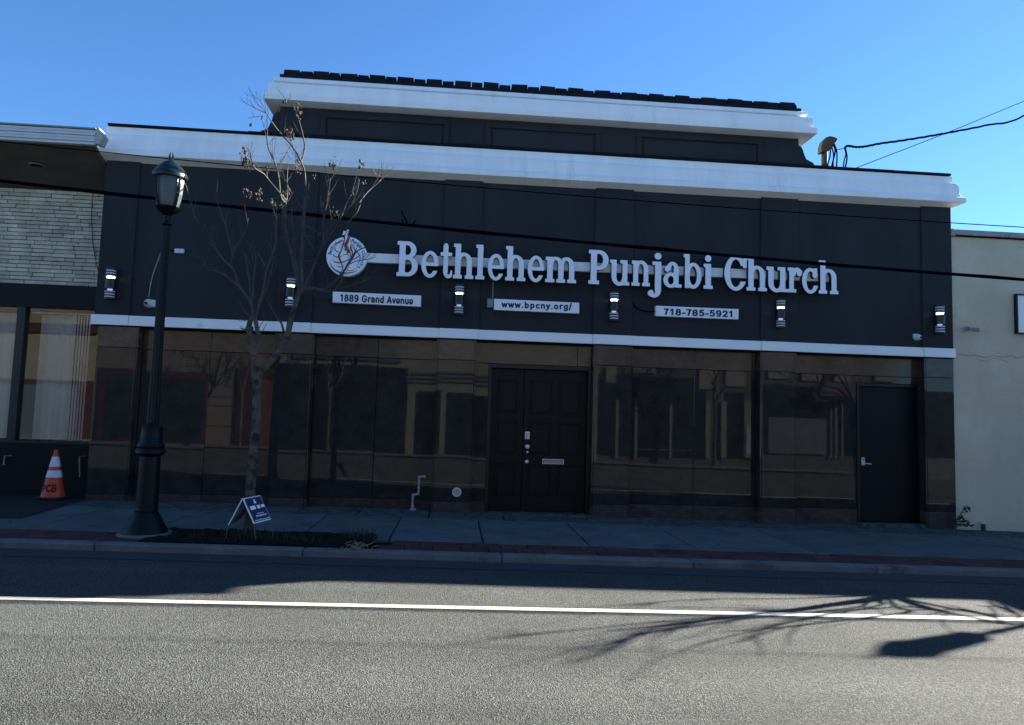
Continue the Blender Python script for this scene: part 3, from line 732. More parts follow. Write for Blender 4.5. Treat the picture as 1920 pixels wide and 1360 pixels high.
for k, (pl, w_) in enumerate([([(250, 375), (245, 420), (290, 460), (345, 455)], .014), ([(210, 490), (235, 530), (300, 545), (380, 520)], .014),
               ([(215, 590), (250, 625), (330, 635), (420, 610), (500, 560)], .016), ([(165, 640), (210, 720), (300, 785), (400, 805), (500, 800), (610, 770)], .018),
               ([(270, 690), (320, 705), (380, 705)], .010), ([(530, 330), (540, 400), (520, 470), (450, 560)], .014), ([(600, 390), (560, 480), (500, 560), (460, 640)], .014),
               ([(430, 600), (520, 590), (620, 540), (660, 500)], .012), ([(540, 400), (600, 450), (650, 520), (650, 600), (600, 690)], .012),
               ([(400, 700), (450, 760), (520, 765), (610, 720)], .008), ([(340, 640), (370, 720), (380, 770)], .008), ([(600, 690), (640, 720), (655, 690)], .012)]):
    ribbon(bm, [LP(*p) for p in pl], w_, -.1022-k*.0002)
mk('dark_swirl', bm, m_ink, logo)
# flame: white backing sticking out above the disc, then red tongues
bm = bmesh.new()
fl = [(300, 470), (350, 440), (370, 330), (400, 250), (410, 190), (360, 180), (385, 140), (385, 112), (430, 130), (450, 95), (480, 100), (480, 140), (468, 165), (500, 230), (515, 320), (545, 420), (560, 480), (500, 530), (420, 520), (350, 540)]
pp = [LP(*p) for p in fl]; prism(bm, pp, -.1075, -.09); mk('flame_backing', bm, m_letter, logo)
bm = bmesh.new()
for k, (pl, w_) in enumerate([([(455, 160), (470, 220), (450, 290), (420, 350), (440, 420), (500, 490)], .045), ([(410, 215), (395, 290), (375, 360), (355, 440)], .02), ([(360, 440), (325, 480), (310, 540), (340, 620), (370, 700)], .026),
               ([(520, 330), (500, 390), (530, 470), (520, 510)], .022), ([(400, 330), (420, 400), (410, 450)], .02), ([(430, 400), (460, 450), (440, 500)], .03)]):
    ribbon(bm, [LP(*p) for p in pl], w_, -.1086-k*.0002)
mk('red_flame', bm, m_red, logo)
bm = bmesh.new()
for k, pl in enumerate([[(410, 180), (430, 150), (455, 130), (475, 105)], [(365, 200), (410, 190), (430, 150)], [(355, 330), (345, 440), (330, 500)], [(380, 400), (440, 440), (520, 430)], [(370, 520), (430, 500), (500, 530)], [(560, 520), (480, 600), (420, 720), (350, 850)]]):
    ribbon(bm, [LP(*p) for p in pl], .008, -.1102-k*.0002)
mk('dark_outline', bm, m_ink, logo)
def arc_text(s, a0, a1, rr, inward=False):
    for i, c in enumerate(s):
        if c == ' ': continue
        a = R(a0+(a1-a0)*i/max(1, len(s)-1)); me = text_mesh(c, .062, .0002, .0015)
        xs_ = [v.co.x for v in me.vertices]; mx_ = (min(xs_)+max(xs_))/2
        ca, sa = math.cos(a), math.sin(a)
        def f(x, y, d): x -= mx_; return Vector((lc.x+(rr+y)*ca+x*sa, -.1015-d, lc.z+(rr+y)*sa-x*ca))
        stand(me, f); link('emblem_lettering', me, m_ink, logo)
arc_text('Bethlehem', 172, 112, LR*.76); arc_text('Punjabi', 72, 30, LR*.76); arc_text('Church', 18, -28, LR*.76)

# ---- small signs
def small_sign(name, label, quad, text, tx0, tx1, ty, th, bold, space=1.0):
    ya = -.075
    P_ = [at(a_, b_, ya) for a_, b_ in quad]     # tl,tr,br,bl
    c = sum(P_, Vector())/4; t = thing(name, label, 'sign', (c.x, 0, c.z), 'small white signs under the letters')
    bm = bmesh.new(); A_ = [bm.verts.new((p.x, ya, p.z)) for p in P_]; B_ = [bm.verts.new((p.x, -.0, p.z)) for p in P_]
    bm.faces.new(A_); bm.faces.new(B_[::-1])
    for k in range(4):
        f = bm.faces.new((A_[k], B_[k], B_[(k+1) % 4], A_[(k+1) % 4])); f.material_index = 1
    o = mk('sign_box', bm, [m_letter, m_return], t)
    fit_text('lettering', text, at(tx0, ty[0], ya), at(tx1, ty[1], ya), th, ya-.002, m_ink, t, bold, space=space)
    return t
s1 = small_sign('address_sign', 'small white sign reading 1889 Grand Avenue', [(624, 547), (789.5, 554.5), (789, 575), (623.5, 567)], '1889 Grand Avenue', 637.5, 774.5, (565, 571), .098, .215, .05)
s2 = small_sign('web_sign', 'small white sign reading www.bpcny.org/', [(926.5, 560.5), (1086, 568), (1086, 588), (926, 581)], 'www.bpcny.org/', 940, 1072, (576.5, 581), .088, .22, .13)
s3 = small_sign('phone_sign', 'small white sign reading 718-785-5921', [(1230, 573.5), (1385, 580), (1384.5, 599), (1230, 592.5)], '718-785-5921', 1244, 1373, (590.5, 595), .092, .22, .08)
def conduit(parent, pts, Y, r, m=m_grey):
    bm = bmesh.new(); tube(bm, smoothpath([at(a_, b_, Y) for a_, b_ in pts], 4), r, 8); return mk('conduit', bm, m, parent, smooth=True)
conduit(s1, [(589, 515), (587, 530), (588, 548), (594, 558), (606, 561), (624, 559)], -.02, .007, m_twig)
conduit(s3, [(1185, 541), (1184, 556), (1187, 570), (1196, 579), (1210, 583.5), (1230, 584)], -.02, .008, m_cable)
jb = thing('junction_box', 'grey metal junction box fixed to the left end of the web address sign', 'junction box', at(919, 568, 0))
p0, p1 = at(913.5, 560, -.06), at(925, 577, -.06); bx('box_body', (p0.x, -.06, p1.z, p1.x-.004, -.0, p0.z), m_grey, jb, bev=.004)
conduit(jb, [(924.5, 529), (924, 560)], -.02, .008)
# ---- cameras
cd1 = thing('security_camera', 'white turret camera with cable on the dark wall behind the lamp post', 'camera', at(277, 568, 0), 'turret cameras on the church')
def turret(t, px, py, Y0, r):
    c = at(px, py, Y0-.06)
    bm = bmesh.new(); lathe(bm, [(r, 0), (r, -.02), (r*.9, -.035), (r*.75, -.06), (r*.45, -.085)], 24, (c.x, Y0, c.z), 'Y'); mk('shell', bm, m_cam, t, smooth=True)
    bm = bmesh.new(); bmesh.ops.create_uvsphere(bm, u_segments=20, v_segments=12, radius=r*.62, matrix=Matrix.Translation((c.x+.004, Y0-.075, c.z-.008))); mk('eyeball', bm, m_cam, t, smooth=True)
    bm = bmesh.new(); lathe(bm, [(r*.36, 0), (r*.34, -.012), (r*.1, -.018)], 16, (c.x+.004, Y0-.075-r*.52, c.z-.012), 'Y'); mk('lens', bm, m_lens, t, smooth=True)
turret(cd1, 276, 568, 0, .062); conduit(cd1, [(303, 470), (298, 484), (290, 505), (283, 530), (279, 557)], -.015, .007, m_pipe)
b_ = at(284, 569, -.03); bx('mount_box', (b_.x-.03, -.03, b_.z-.05, b_.x+.045, -.001, b_.z+.05), m_cam, cd1, bev=.006)
cd2 = thing('security_camera', 'small white turret camera low on the dark wall above the side door', 'camera', at(1722, 631, 0), 'turret cameras on the church')
turret(cd2, 1723, 632, 0, .055); p = at(1716, 630, -.02); bx('mount_box', (p.x-.03, -.03, p.z-.02, p.x+.02, -.001, p.z+.03), m_cam, cd2, bev=.006)
sb = thing('sensor_box', 'tiny white sensor box high on the wall just right of the lamp post', 'sensor', at(335, 470, 0))
p0, p1 = at(327, 466, -.04), at(344, 475, -.04); bx('box_body', (p0.x, -.04, p1.z, p1.x, -.001, p0.z), m_cam, sb, bev=.005)
bx('sensor_bracket', (p0.x-.05, -.03, (p0.z+p1.z)/2-.006, p0.x-.001, -.001, (p0.z+p1.z)/2+.006), m_cable, sb)
# ---- gas pipe and vent
gp = thing('gas_vent_pipe', 'weathered white z-shaped pipe rising from the pavement against the granite', 'pipe', at(775, 958, .1))
gy = RC-.07
bm = bmesh.new(); tube(bm, smoothpath([at(798, 894, RC-.015), at(797, 894, gy), at(787, 894, gy), at(786, 897, gy), at(785, 924, gy), at(783, 927, gy), at(775, 928, gy), at(774, 931, gy), at(773.5, 958, gy)], 2), .017, 10); mk('pipe', bm, m_pipe, gp, smooth=True)
for (a_, b_, r_) in ((796, 894, .027), (786, 895, .024), (784, 926, .024), (775, 929, .024), (785, 908, .021), (773.5, 950, .026)):
    bm = bmesh.new(); bmesh.ops.create_icosphere(bm, subdivisions=2, radius=r_, matrix=Matrix.Translation(at(a_, b_, gy))); mk('pipe_joint', bm, m_pipe, gp, smooth=True)
q = at(774, 958, gy); bx('valve_box', (q.x-.04, gy-.035, q.z-.04, q.x+.045, gy+.03, q.z+.035), m_pipe, gp, bev=.012)
q = at(856.5, 923, 0); vt = thing('round_vent', 'small round white vent plate low on the granite pilaster left of the doors', 'vent', (q.x, 0, q.z))
bm = bmesh.new(); lathe(bm, [(.063, .0), (.063, -.018), (.056, -.024), (.048, -.024), (.046, -.012), (.02, -.012)], 32, (q.x, -.005, q.z), 'Y'); mk('vent_ring', bm, m_cam, vt, smooth=False)
bm = bmesh.new()
for k in range(-3, 4):
    w_ = math.sqrt(max(.0001, .045**2-(k*.012)**2)); box(bm, q.x-w_, -.022, q.z+k*.012-.0025, q.x+w_, -.0175, q.z+k*.012+.0025)
mk('vent_grille', bm, m_grey, vt)

# ---- service mast on the roof
mast = thing('service_mast', 'weathered electrical service mast with hooded head above the right cornice', 'service mast', (at(1546, 315, .35).x, .35, 5.06))
my = .35; b0 = at(1546, 330, my); t0 = at(1546, 284, my)
bm = bmesh.new(); tube(bm, [(b0.x, my, 5.05), (b0.x, my, t0.z)], .045, 14); mk('mast_pipe', bm, m_mast, mast, smooth=True)
bm = bmesh.new()
hp = [(1536, 289), (1536.5, 276), (1540, 266), (1546, 260), (1553, 257.5), (1561, 259), (1566.5, 261), (1567, 265), (1563, 270), (1560, 276), (1558, 281), (1553, 283), (1549, 286)]
prism(bm, [(at(a_, b_, my).x, at(a_, b_, my).z) for a_, b_ in hp], my-.06, my+.06)
o = mk('weatherhead', bm, m_mast, mast); md = o.modifiers.new('b', 'BEVEL'); md.width = .02; md.segments = 3
for k, pl in enumerate([[(1557, 282), (1556, 295), (1553, 305), (1551, 318)], [(1563, 272), (1566, 285), (1561, 305), (1558, 319)], [(1564, 270), (1569, 285), (1569, 305), (1567, 320)], [(1560, 278), (1563, 290), (1562, 305), (1562, 319)]]):
    bm = bmesh.new(); tube(bm, smoothpath([at(a_, b_, my-.05-k*.015) for a_, b_ in pl], 4), .011, 6); mk('loop_wire', bm, m_cable, mast, smooth=True)
bm = bmesh.new(); tube(bm, [at(1568, 281, my), at(1584, 278.5, my)], .006, 6); mk('anchor_wire', bm, m_cable, mast)
bm = bmesh.new(); tube(bm, smoothpath([at(1584, 278, my), at(1586, 290, my), at(1583, 300, my), at(1581, 318, my)], 4), [.01]*12+[.012], 6)
tube(bm, smoothpath([at(1585, 278, my), at(1588, 295, my-.02), at(1586, 310, my), at(1584, 319, my)], 4), .012, 6); mk('drop_tail', bm, m_cable, mast, smooth=True)
# service drop
def far(px, py, Y): return at(px, py, Y)
sd = [(1584, 277), (1590, 274), (1605, 276), (1622, 275), (1650, 269.5), (1690, 264), (1740, 256), (1790, 247), (1850, 235), (1920, 217)]
ys_ = [my, my, my+.05, my+.1, my+.3, my+.6, my+1.0, my+1.45, my+2.0, my+2.6]
pts = [at(a_, b_, y_) for (a_, b_), y_ in zip(sd, ys_)]; pts += [Vector((14, 4.4, 9.6)), Vector((19, 7, 12.5))]
C_ = smoothpath(pts, 10)
bm = bmesh.new()
for s in (0, 1, 2):
    P2 = []
    for i, p in enumerate(C_):
        a_ = i*.55+s*2.1; P2.append(p+Vector((0, math.cos(a_), math.sin(a_)))*.011)
    tube(bm, P2, .0095, 6)
drop = mk('service_drop_cable', bm, m_cable); setp(drop, 'thick twisted black service cable rising from the mast to the upper right', 'cable')
bm = bmesh.new(); a_ = at(1600, 317, .5); b_ = at(1920, 190, 2.6); tube(bm, [a_+(a_-b_)*.05, a_.lerp(b_, .5)-Vector((0, 0, .02)), b_, b_+(b_-a_)*1.5], .0065, 6)
setp(mk('thin_wire', bm, m_cable), 'thin straight wire crossing the twisted cable at upper right', 'wire')
# street cables
def street_wire(name, label, p3, Y, r, extra=0):
    q = [at(a_, b_, Y) for a_, b_ in p3]
    xs_ = [p.x for p in q]; co = np.polyfit(xs_, [p.z for p in q], 2 if len(q) > 2 else 1)
    P_ = [Vector((x_, Y, float(np.polyval(co, x_)))) for x_ in np.linspace(-16, 20, 60)]
    bm = bmesh.new(); tube(bm, P_, r, 8)
    if extra:
        tube(bm, [p+Vector((0, .02*math.cos(i*.9), .02*math.sin(i*.9))) for i, p in enumerate(P_)], .006, 5)
    return setp(mk(name, bm, m_cable, smooth=True), label, 'cable')
cb = street_wire('street_cable', 'thick black overhead cable sloping across the whole frontage in front of the letters', [(0, 340), (480, 391), (1000, 447), (1450, 486), (1920, 525)], -1.8, .019, 1)
street_wire('thin_street_wire', 'thin dark wire sagging just below the lower cornice', [(0, 265), (480, 316), (907, 349), (1400, 394), (1920, 426)], -2.1, .006)
bm = bmesh.new()
for k, pl in enumerate([[(752, 396), (765, 421)], [(757, 421), (754, 412)], [(772, 423), (779, 413)], [(760, 423), (775, 424)]]):
    tube(bm, [at(a_, b_, -1.8) for a_, b_ in pl], .008, 5)
setp(mk('cable_tie_ends', bm, m_cable), 'small forked wire ends sticking up from the street cable above the letter B', 'cable tie')

# ================================================================== LAMP POSTS
LY = -2.45; LX = at(268, 1005, LY).x-.0
def lzc(px, py): return at(px, py, LY).z
lx = at(283, 840, LY).x
lamp = thing('street_lamp', 'dark green-black ornate street lamp with frosted lantern near the kerb at left', 'street lamp', (lx, LY, zg(lx)), 'street lamps on the kerb')
z_ = lambda v: v
prof = [(.213, zg(lx)+.03), (.213, .085), (.205, .11), (.178, .15), (.15, .21), (.12, .265), (.105, .285), (.11, .30), (.104, .32)]
bm = bmesh.new(); lathe(bm, [(.258, zg(lx)-.02), (.258, zg(lx)+.018), (.248, zg(lx)+.026)], 40, (lx, LY, 0)); mk('concrete_foot', bm, m_concpad, lamp)
bm = bmesh.new(); lathe(bm, prof, 32, (lx, LY, 0)); mk('bell_base', bm, m_pole, lamp, smooth=True)
bm = bmesh.new(); lathe(bm, [(.104, .32), (.097, .84), (.125, .86), (.14, .875), (.14, .90), (.12, .925), (.13, .94), (.13, .955), (.105, .985), (.098, 1.10), (.10, 1.13), (.07, 1.16), (.058, 1.18)], 24, (lx, LY, 0), flute=None); mk('lower_shaft', bm, m_pole, lamp, smooth=True)
bm = bmesh.new(); lathe(bm, [(.055, 1.175), (.034, 3.30), (.034, 3.32)], 32, (lx, LY, 0), flute=.045); mk('shaft', bm, m_pole, lamp, smooth=False)
zt = lzc(318, 414)
bm = bmesh.new(); lathe(bm, [(.034, zt-.06), (.055, zt-.045), (.055, zt-.03), (.036, zt-.015), (.034, zt+.05), (.05, zt+.065), (.10, zt+.10), (.125, zt+.135)], 24, (lx, LY, 0)); mk('lantern_cup', bm, m_pole, lamp, smooth=True)
zb2 = zt+.136; zt2 = lzc(320, 336)
bm = bmesh.new(); lathe(bm, [(.10, zb2-.01), (.118, zb2+.04), (.138, zb2+.14), (.146, zt2-.05), (.14, zt2+.01)], 8, (lx, LY, 0)); mk('lantern_glass', bm, m_lantglass, lamp)
for k in range(4):
    a_ = math.pi/4+k*math.pi/2+.25
    bm = bmesh.new(); tube(bm, [(lx+rr*math.cos(a_), LY+rr*math.sin(a_), zz) for rr, zz in ((.105, zb2-.01), (.127, zb2+.05), (.149, zb2+.14), (.157, zt2-.05), (.153, zt2+.015))], .012, 6); mk('lantern_rib', bm, m_pole, lamp)
bm = bmesh.new(); lathe(bm, [(.15, zt2), (.172, zt2+.005), (.176, zt2+.04), (.165, zt2+.06), (.155, zt2+.065), (.138, zt2+.10), (.115, zt2+.13), (.085, zt2+.15), (.08, zt2+.165), (.055, zt2+.18), (.03, zt2+.20), (.022, zt2+.215)], 16, (lx, LY, 0)); mk('lantern_cap', bm, mat('glossy_green_lamp_cap', (.003, .009, .009), .3, spec=.4, var=.3, vscale=12), lamp, smooth=True)
bm = bmesh.new()
for s in (-1, 1): tube(bm, [(lx+s*.010, LY, zt2+.20), (lx+s*.018, LY, zt2+.24), (lx+s*.012, LY, zt2+.285)], [.009, .011, .004], 6)
mk('finial', bm, m_pole, lamp)
lamp2 = copy_tree(lamp); lamp2.location = (10.1, LY+.33, zg(8)); lamp2['label'] = 'street lamp outside the right edge, seen by its shadow on the road'

# ================================================================== BARE TREE
TY = -2.35
def ty(px, py):
    h = max(0, (720-py))/500
    return TY + .38*h*math.sin(px*.035+.6)+.12*h*math.sin(px*.09+py*.02)
def tp(px, py): return at(px, py, ty(px, py))
pm = 1/174
tree = thing('bare_tree', 'small bare street tree with forked mottled trunk and dry pods in front of the church', 'tree', (at(466, 1000, TY).x, TY, zg(-2.1)))
bm = bmesh.new()
def limb(bm, pl, w0, w1, n=8):
    P_ = smoothpath([tp(*p) for p in pl], 4); m_ = len(P_)
    rad = [(w0+(w1-w0)*(i/(m_-1)))*.5*pm*(1+.07*math.sin(i*1.7)) for i in range(m_)]
    tube(bm, P_, rad, n); return P_
P0 = smoothpath([at(467, 1012, TY), at(467, 998, TY), at(468, 975, TY), at(469, 930, TY), at(475, 850, TY), at(480, 800, TY), at(481, 755, TY), at(482, 730, TY), at(482, 708, TY)], 4)
wd = np.interp(np.linspace(0, 1, len(P0)), [0, .1, .2, .4, .6, .8, 1], [42, 30, 19, 17.5, 15, 15, 17])
tube(bm, P0, [w_*.5*pm*(1+.04*math.sin(i*2.1)) for i, w_ in enumerate(wd)], 14)
limb(bm, [(482, 722), (486, 705), (497, 690), (512, 672), (530, 650), (540, 625), (545, 600), (553, 575), (558, 556), (563, 545)], 14, 9, 12)
limb(bm, [(482, 725), (478, 705), (474, 690), (474, 670), (477, 648), (470, 630), (466, 618), (469, 603), (475, 592)], 13, 8, 12)
limb(bm, [(477, 665), (485, 648), (484, 628), (480, 607), (478, 594)], 10, 7, 10)
for (a_, b_, r_) in ((481, 782, .05), (467, 617, .045), (530, 650, .042), (565, 543, .04)):
    bmesh.ops.create_icosphere(bm, subdivisions=2, radius=r_, matrix=Matrix.Translation(tp(a_, b_)+Vector((0, .012, 0))))
mk('trunk', bm, m_bark, tree, smooth=True)
main = [
 ([(563, 545), (560, 538), (557, 520), (552, 495), (546, 470), (538, 450), (534, 425), (533, 400), (535, 380)], 8, 6),
 ([(564, 545), (566, 520), (565, 489), (567, 460), (567, 440), (570, 400), (572, 380), (576, 365)], 8, 5),
 ([(578, 375), (573, 357), (571, 324), (565, 305), (557, 288), (546, 272), (532, 257), (513, 234), (500, 213), (486, 197)], 5, 1.5),
 ([(565, 303), (571, 280), (569, 259), (559, 222), (550, 201), (540, 184)], 4, 1.4),
 ([(536, 376), (523, 361), (502, 336), (494, 326), (477, 315), (472, 300), (468, 285), (463, 277)], 4.5, 1.2),
 ([(533, 380), (526, 368), (524, 352), (523, 338), (517, 309), (507, 288), (501, 267), (501, 240), (501, 217)], 4.5, 1.5),
 ([(537, 376), (539, 357), (538, 334), (540, 313)], 3.5, 1.6),
 ([(502, 336), (500, 325), (501, 312)], 2.2, 1.5),
 ([(569, 543), (575, 528), (588, 501), (598, 476), (607, 451), (605, 430), (609, 401), (615, 367), (619, 334)], 6, 1.8),
 ([(598, 476), (611, 455), (627, 430), (640, 409), (650, 397), (667, 367), (674, 336)], 3.6, 1.3),
 ([(640, 409), (646, 390), (659, 363), (663, 349)], 2.2, 1.2),
 ([(594, 480), (611, 457), (623, 435)], 3, 1.3),
 ([(567, 543), (588, 541), (607, 545), (619, 537), (632, 524), (644, 510), (659, 487), (669, 472), (684, 464)], 7, 2),
 ([(627, 543), (652, 537), (675, 530), (698, 520)], 2, 1),
 ([(607, 545), (622, 547), (636, 535), (644, 512)], 3, 2),
 ([(659, 487), (655, 470), (648, 455)], 2.2, 1.2), ([(650, 498), (668, 490), (688, 487), (705, 482)], 2, 1),
 ([(532, 622), (527, 605), (517, 593), (505, 572), (500, 562)], 4.5, 2), ([(510, 580), (507, 562), (504, 545)], 2.2, 1.2),
 ([(475, 593), (473, 574), (463, 555), (446, 535), (438, 528), (419, 514), (402, 507), (390, 507), (382, 493), (373, 482), (352, 479)], 6.5, 1.5),
 ([(446, 535), (442, 514), (432, 499), (417, 485), (402, 462), (394, 441), (382, 430), (367, 409), (357, 378), (348, 347), (342, 334)], 4.8, 1.5),
 ([(432, 499), (434, 487), (444, 462), (461, 430), (465, 409)], 3.5, 1.2),
 ([(437, 482), (430, 453), (424, 425), (421, 415), (411, 388), (405, 376)], 3, 1.3),
 ([(473, 572), (469, 537), (465, 507), (459, 472)], 4, 1.4),
 ([(474, 560), (477, 514), (480, 482), (475, 466)], 3.5, 1.2),
 ([(480, 596), (486, 570), (494, 545), (498, 512), (507, 487), (517, 455), (517, 432), (518, 405)], 5.5, 2),
 ([(487, 572), (498, 547), (507, 514), (511, 493)], 4, 1.6), ([(498, 500), (484, 474)], 2.5, 1.2), ([(507, 487), (520, 478)], 2, 1), ([(511, 470), (500, 450)], 2, 1),
 ([(560, 510), (555, 489), (548, 462), (532, 432), (530, 410)], 4, 1.8),
 ([(562, 520), (557, 503), (552, 472), (550, 430), (546, 409), (548, 392)], 4.5, 2),
 ([(469, 593), (457, 582), (450, 566)], 4, 1.5), ([(466, 622), (450, 615)], 3.5, 1.5), ([(467, 645), (455, 636)], 5, 2.5),
 ([(480, 610), (473, 603), (447, 602)], 1.5, .8), ([(484, 618), (492, 605), (497, 598)], 1.6, .9), ([(492, 622), (500, 607)], 1.6, .9),
 ([(402, 462), (390, 452), (374, 424)], 2.4, 1), ([(382, 493), (381, 478)], 1.8, 1), ([(567, 440), (590, 445), (612, 435)], 2, 1), ([(568, 420), (585, 430), (600, 438)], 2, 1),
 ([(566, 489), (580, 490), (600, 482)], 2.5, 1.2), ([(570, 395), (556, 375), (545, 360), (530, 324)], 2.4, 1), ([(571, 440), (594, 478)], 2, 1.2),
 ([(674, 380), (690, 360), (712, 340), (716, 332), (702, 326)], 1.6, .8), ([(650, 420), (668, 400), (676, 384)], 2, 1),
 ([(565, 304), (558, 310), (552, 300)], 1.5, .8), ([(500, 213), (478, 203), (455, 190)], 1.4, .7), ([(500, 213), (488, 190), (470, 178)], 1.3, .6), ([(500, 213), (494, 180)], 1.2, .6), ([(500, 216), (480, 219), (465, 222)], 1.3, .6),
 ([(546, 272), (535, 290), (527, 304)], 1.5, .8), ([(530, 303), (537, 290)], 1.3, .7),
]
tw = bmesh.new(); ends = []
for pl, w0, w1 in main:
    P_ = limb(tw, pl, w0, w1, 7); ends.append(P_)
    # random twigs
    L_ = sum((b-a).length for a, b in zip(P_, P_[1:]))
    for k in range(int(L_*9)):
        i = random.randrange(len(P_)//3, len(P_)-1); p = P_[i]; d = (P_[i+1]-P_[i]).normalized()
        s = d+Vector((random.uniform(-.8, .8), random.uniform(-.8, .8), random.uniform(-.1, .8))); s.normalize()
        ln_ = random.uniform(.08, .28); q1 = p+s*ln_*.5+Vector((0, 0, .01)); q2 = q1+(s+Vector((0, 0, .5))).normalized()*ln_*.5
        tube(tw, [p, q1, q2], [.0036, .0026, .0014], 4)
        if random.random() < .4:
            q3 = q1+(s+Vector((random.uniform(-1, 1), random.uniform(-1, 1), .3))).normalized()*ln_*.35; tube(tw, [q1, q3], [.0025, .0013], 4)
mk('branches', tw, m_twig, tree, smooth=True)
for (px, py, sp_, n) in ((560, 208, 11, 30), (545, 254, 7, 22), (459, 286, 7, 14), (461, 305, 9, 26), (557, 314, 9, 22), (624, 311, 6, 22), (677, 308, 8, 10), (534, 188, 4, 8), (490, 221, 3, 3), (471, 236, 3, 3), (463, 365, 8, 18), (487, 367, 7, 14), (588, 330, 5, 4), (625, 402, 9, 14), (541, 361, 6, 10), (660, 362, 3, 4), (679, 345, 6, 6)):
    bm = bmesh.new()
    for k in range(n):
        c = tp(px+random.gauss(0, sp_*.45), py+random.gauss(0, sp_*.8)); c.y += random.gauss(0, .03)
        r_ = random.uniform(.008, .017); mtx = Matrix.Translation(c) @ Matrix.Rotation(random.uniform(0, 6), 4, Vector((random.random(), random.random(), 1)).normalized()) @ Matrix.Diagonal((r_, r_*.7, r_*1.3, 1))
        bmesh.ops.create_icosphere(bm, subdivisions=1, radius=1, matrix=mtx)
    mk('dry_pod_cluster', bm, m_pod, tree)['kind'] = 'stuff'
bm = bmesh.new()
for (px, py, sx_, sy_, n) in ((533, 385, 7, 20, 160), (511, 380, 4, 6, 40), (396, 432, 13, 9, 70)):
    for k in range(n):
        c = tp(px+random.gauss(0, sx_*.5), py+random.gauss(0, sy_*.6)); c.y += random.gauss(0, .03); s = random.uniform(.006, .014)
        a_ = Vector((random.gauss(0, 1), random.gauss(0, 1), random.gauss(0, 1))).normalized()*s; b_ = a_.orthogonal().normalized()*s*.7
        bm.faces.new([bm.verts.new(c+v) for v in (a_, b_, -a_, -b_)])
mk('green_leaf_tuft', bm, m_ivy, tree)['kind'] = 'stuff'

# bare street tree just outside the right edge (throws the branching shadow on the road)
bt = thing('bare_street_tree', 'spreading bare street tree outside the right edge, throwing branching shadows on the road', 'tree', (7.55, -2.38, 0))
bm = bmesh.new(); rnd = random.Random(4)
base_ = Vector((7.55, -2.38, -.15)); fork = Vector((7.35, -2.28, 1.75))
tube(bm, smoothpath([base_, Vector((7.52, -2.37, .5)), Vector((7.45, -2.32, 1.1)), fork], 4), [.17, .15]+[.13]*11, 9)
sx_, sy_ = SUN.x/SUN.z, SUN.y/SUN.z
def lift(px, py, dh=0):
    g_ = atg(px, py, ROADZ); h = max(1.95, (.875*(g_.y+10)+.35-g_.x)/(sx_-.875*sy_))+dh
    return Vector((g_.x+sx_*h, g_.y+sy_*h, g_.z+h))
for pl, w0, w1 in (([(1640, 1126), (1540, 1138), (1440, 1150), (1340, 1162), (1250, 1172), (1140, 1183)], .045, .012), ([(1600, 1140), (1400, 1160), (1280, 1178), (1200, 1190), (1120, 1222)], .02, .008),
        ([(1700, 1150), (1500, 1172), (1400, 1186), (1300, 1212)], .018, .008), ([(1450, 1150), (1250, 1165), (1100, 1180), (960, 1193)], .022, .006), ([(1310, 1124), (1150, 1137), (1000, 1142)], .014, .005),
        ([(1650, 1135), (1560, 1152), (1450, 1175), (1380, 1205)], .02, .006), ([(1780, 1150), (1700, 1138), (1600, 1145), (1500, 1150)], .02, .006), ([(1250, 1172), (1180, 1196), (1120, 1212)], .016, .006),
        ([(1880, 1170), (1840, 1150), (1790, 1142), (1750, 1152)], .02, .007), ([(1910, 1160), (1880, 1140), (1830, 1136)], .02, .007), ([(1340, 1162), (1230, 1185), (1150, 1205), (1080, 1215)], .018, .005), ([(1500, 1145), (1380, 1140), (1260, 1140)], .014, .005)):
    q = [lift(a_, b_) for a_, b_ in pl]
    P_ = smoothpath([fork, fork.lerp(q[0], .55)+Vector((0.05, 0, .06))]+q, 4); m_ = len(P_)
    tube(bm, P_, [w0+(w1-w0)*i/(m_-1) for i in range(m_)], 6)
    for k in range(9):
        i = rnd.randrange(m_//3, m_-1); p = P_[i]; d = (P_[i+1]-P_[i]).normalized()
        s_ = (d+Vector((rnd.gauss(0, .4), rnd.gauss(0, .4), rnd.gauss(.1, .3)))).normalized(); l_ = rnd.uniform(.25, .7)
        q1 = p+s_*l_*.5; q2 = q1+(s_+Vector((rnd.gauss(0, .3), rnd.gauss(0, .3), .1))).normalized()*l_*.5
        if q1.x > .875*(q1.y+10)+.15 and q2.x > .875*(q2.y+10)+.15: tube(bm, [p, q1, q2], [.009, .006, .003], 5)
mk('trunk_and_limbs', bm, m_twig, bt, smooth=True)

# ---- A-frame sign
af = thing('a_frame_sign', 'small navy a-frame sign with white print leaning on the tree base', 'sign', at(468, 990, TY))
ya, yb = -2.52, -2.5
Q = lambda px, py, Y: at(px, py, Y)
def quadplate(name, P_, th, m, parent, inset=None):
    n = (P_[1]-P_[0]).cross(P_[3]-P_[0]).normalized()*th
    bm = bmesh.new(); A_ = [bm.verts.new(p) for p in P_]; B_ = [bm.verts.new(p+n) for p in P_]
    bm.faces.new(A_); bm.faces.new(B_[::-1])
    for k in range(4): bm.faces.new((A_[k], B_[k], B_[(k+1) % 4], A_[(k+1) % 4]))
    return mk(name, bm, m, parent)
T1, T2 = Q(455, 935, -2.62), Q(488, 929, -2.42); B2, B1 = Q(508, 974, -2.44), Q(476, 982.5, -2.66)
fp = quadplate('front_panel', [T1, T2, B2, B1], .006, m_letter, af)
def inq(u, v, dy=-.004):
    p = (T1*(1-u)+T2*u)*(1-v)+(B1*(1-u)+B2*u)*v; return p+nn_*1
nn_ = (T2-T1).cross(B1-T1).normalized(); nn_ = nn_ if nn_.y < 0 else -nn_
nn_ = nn_*.009
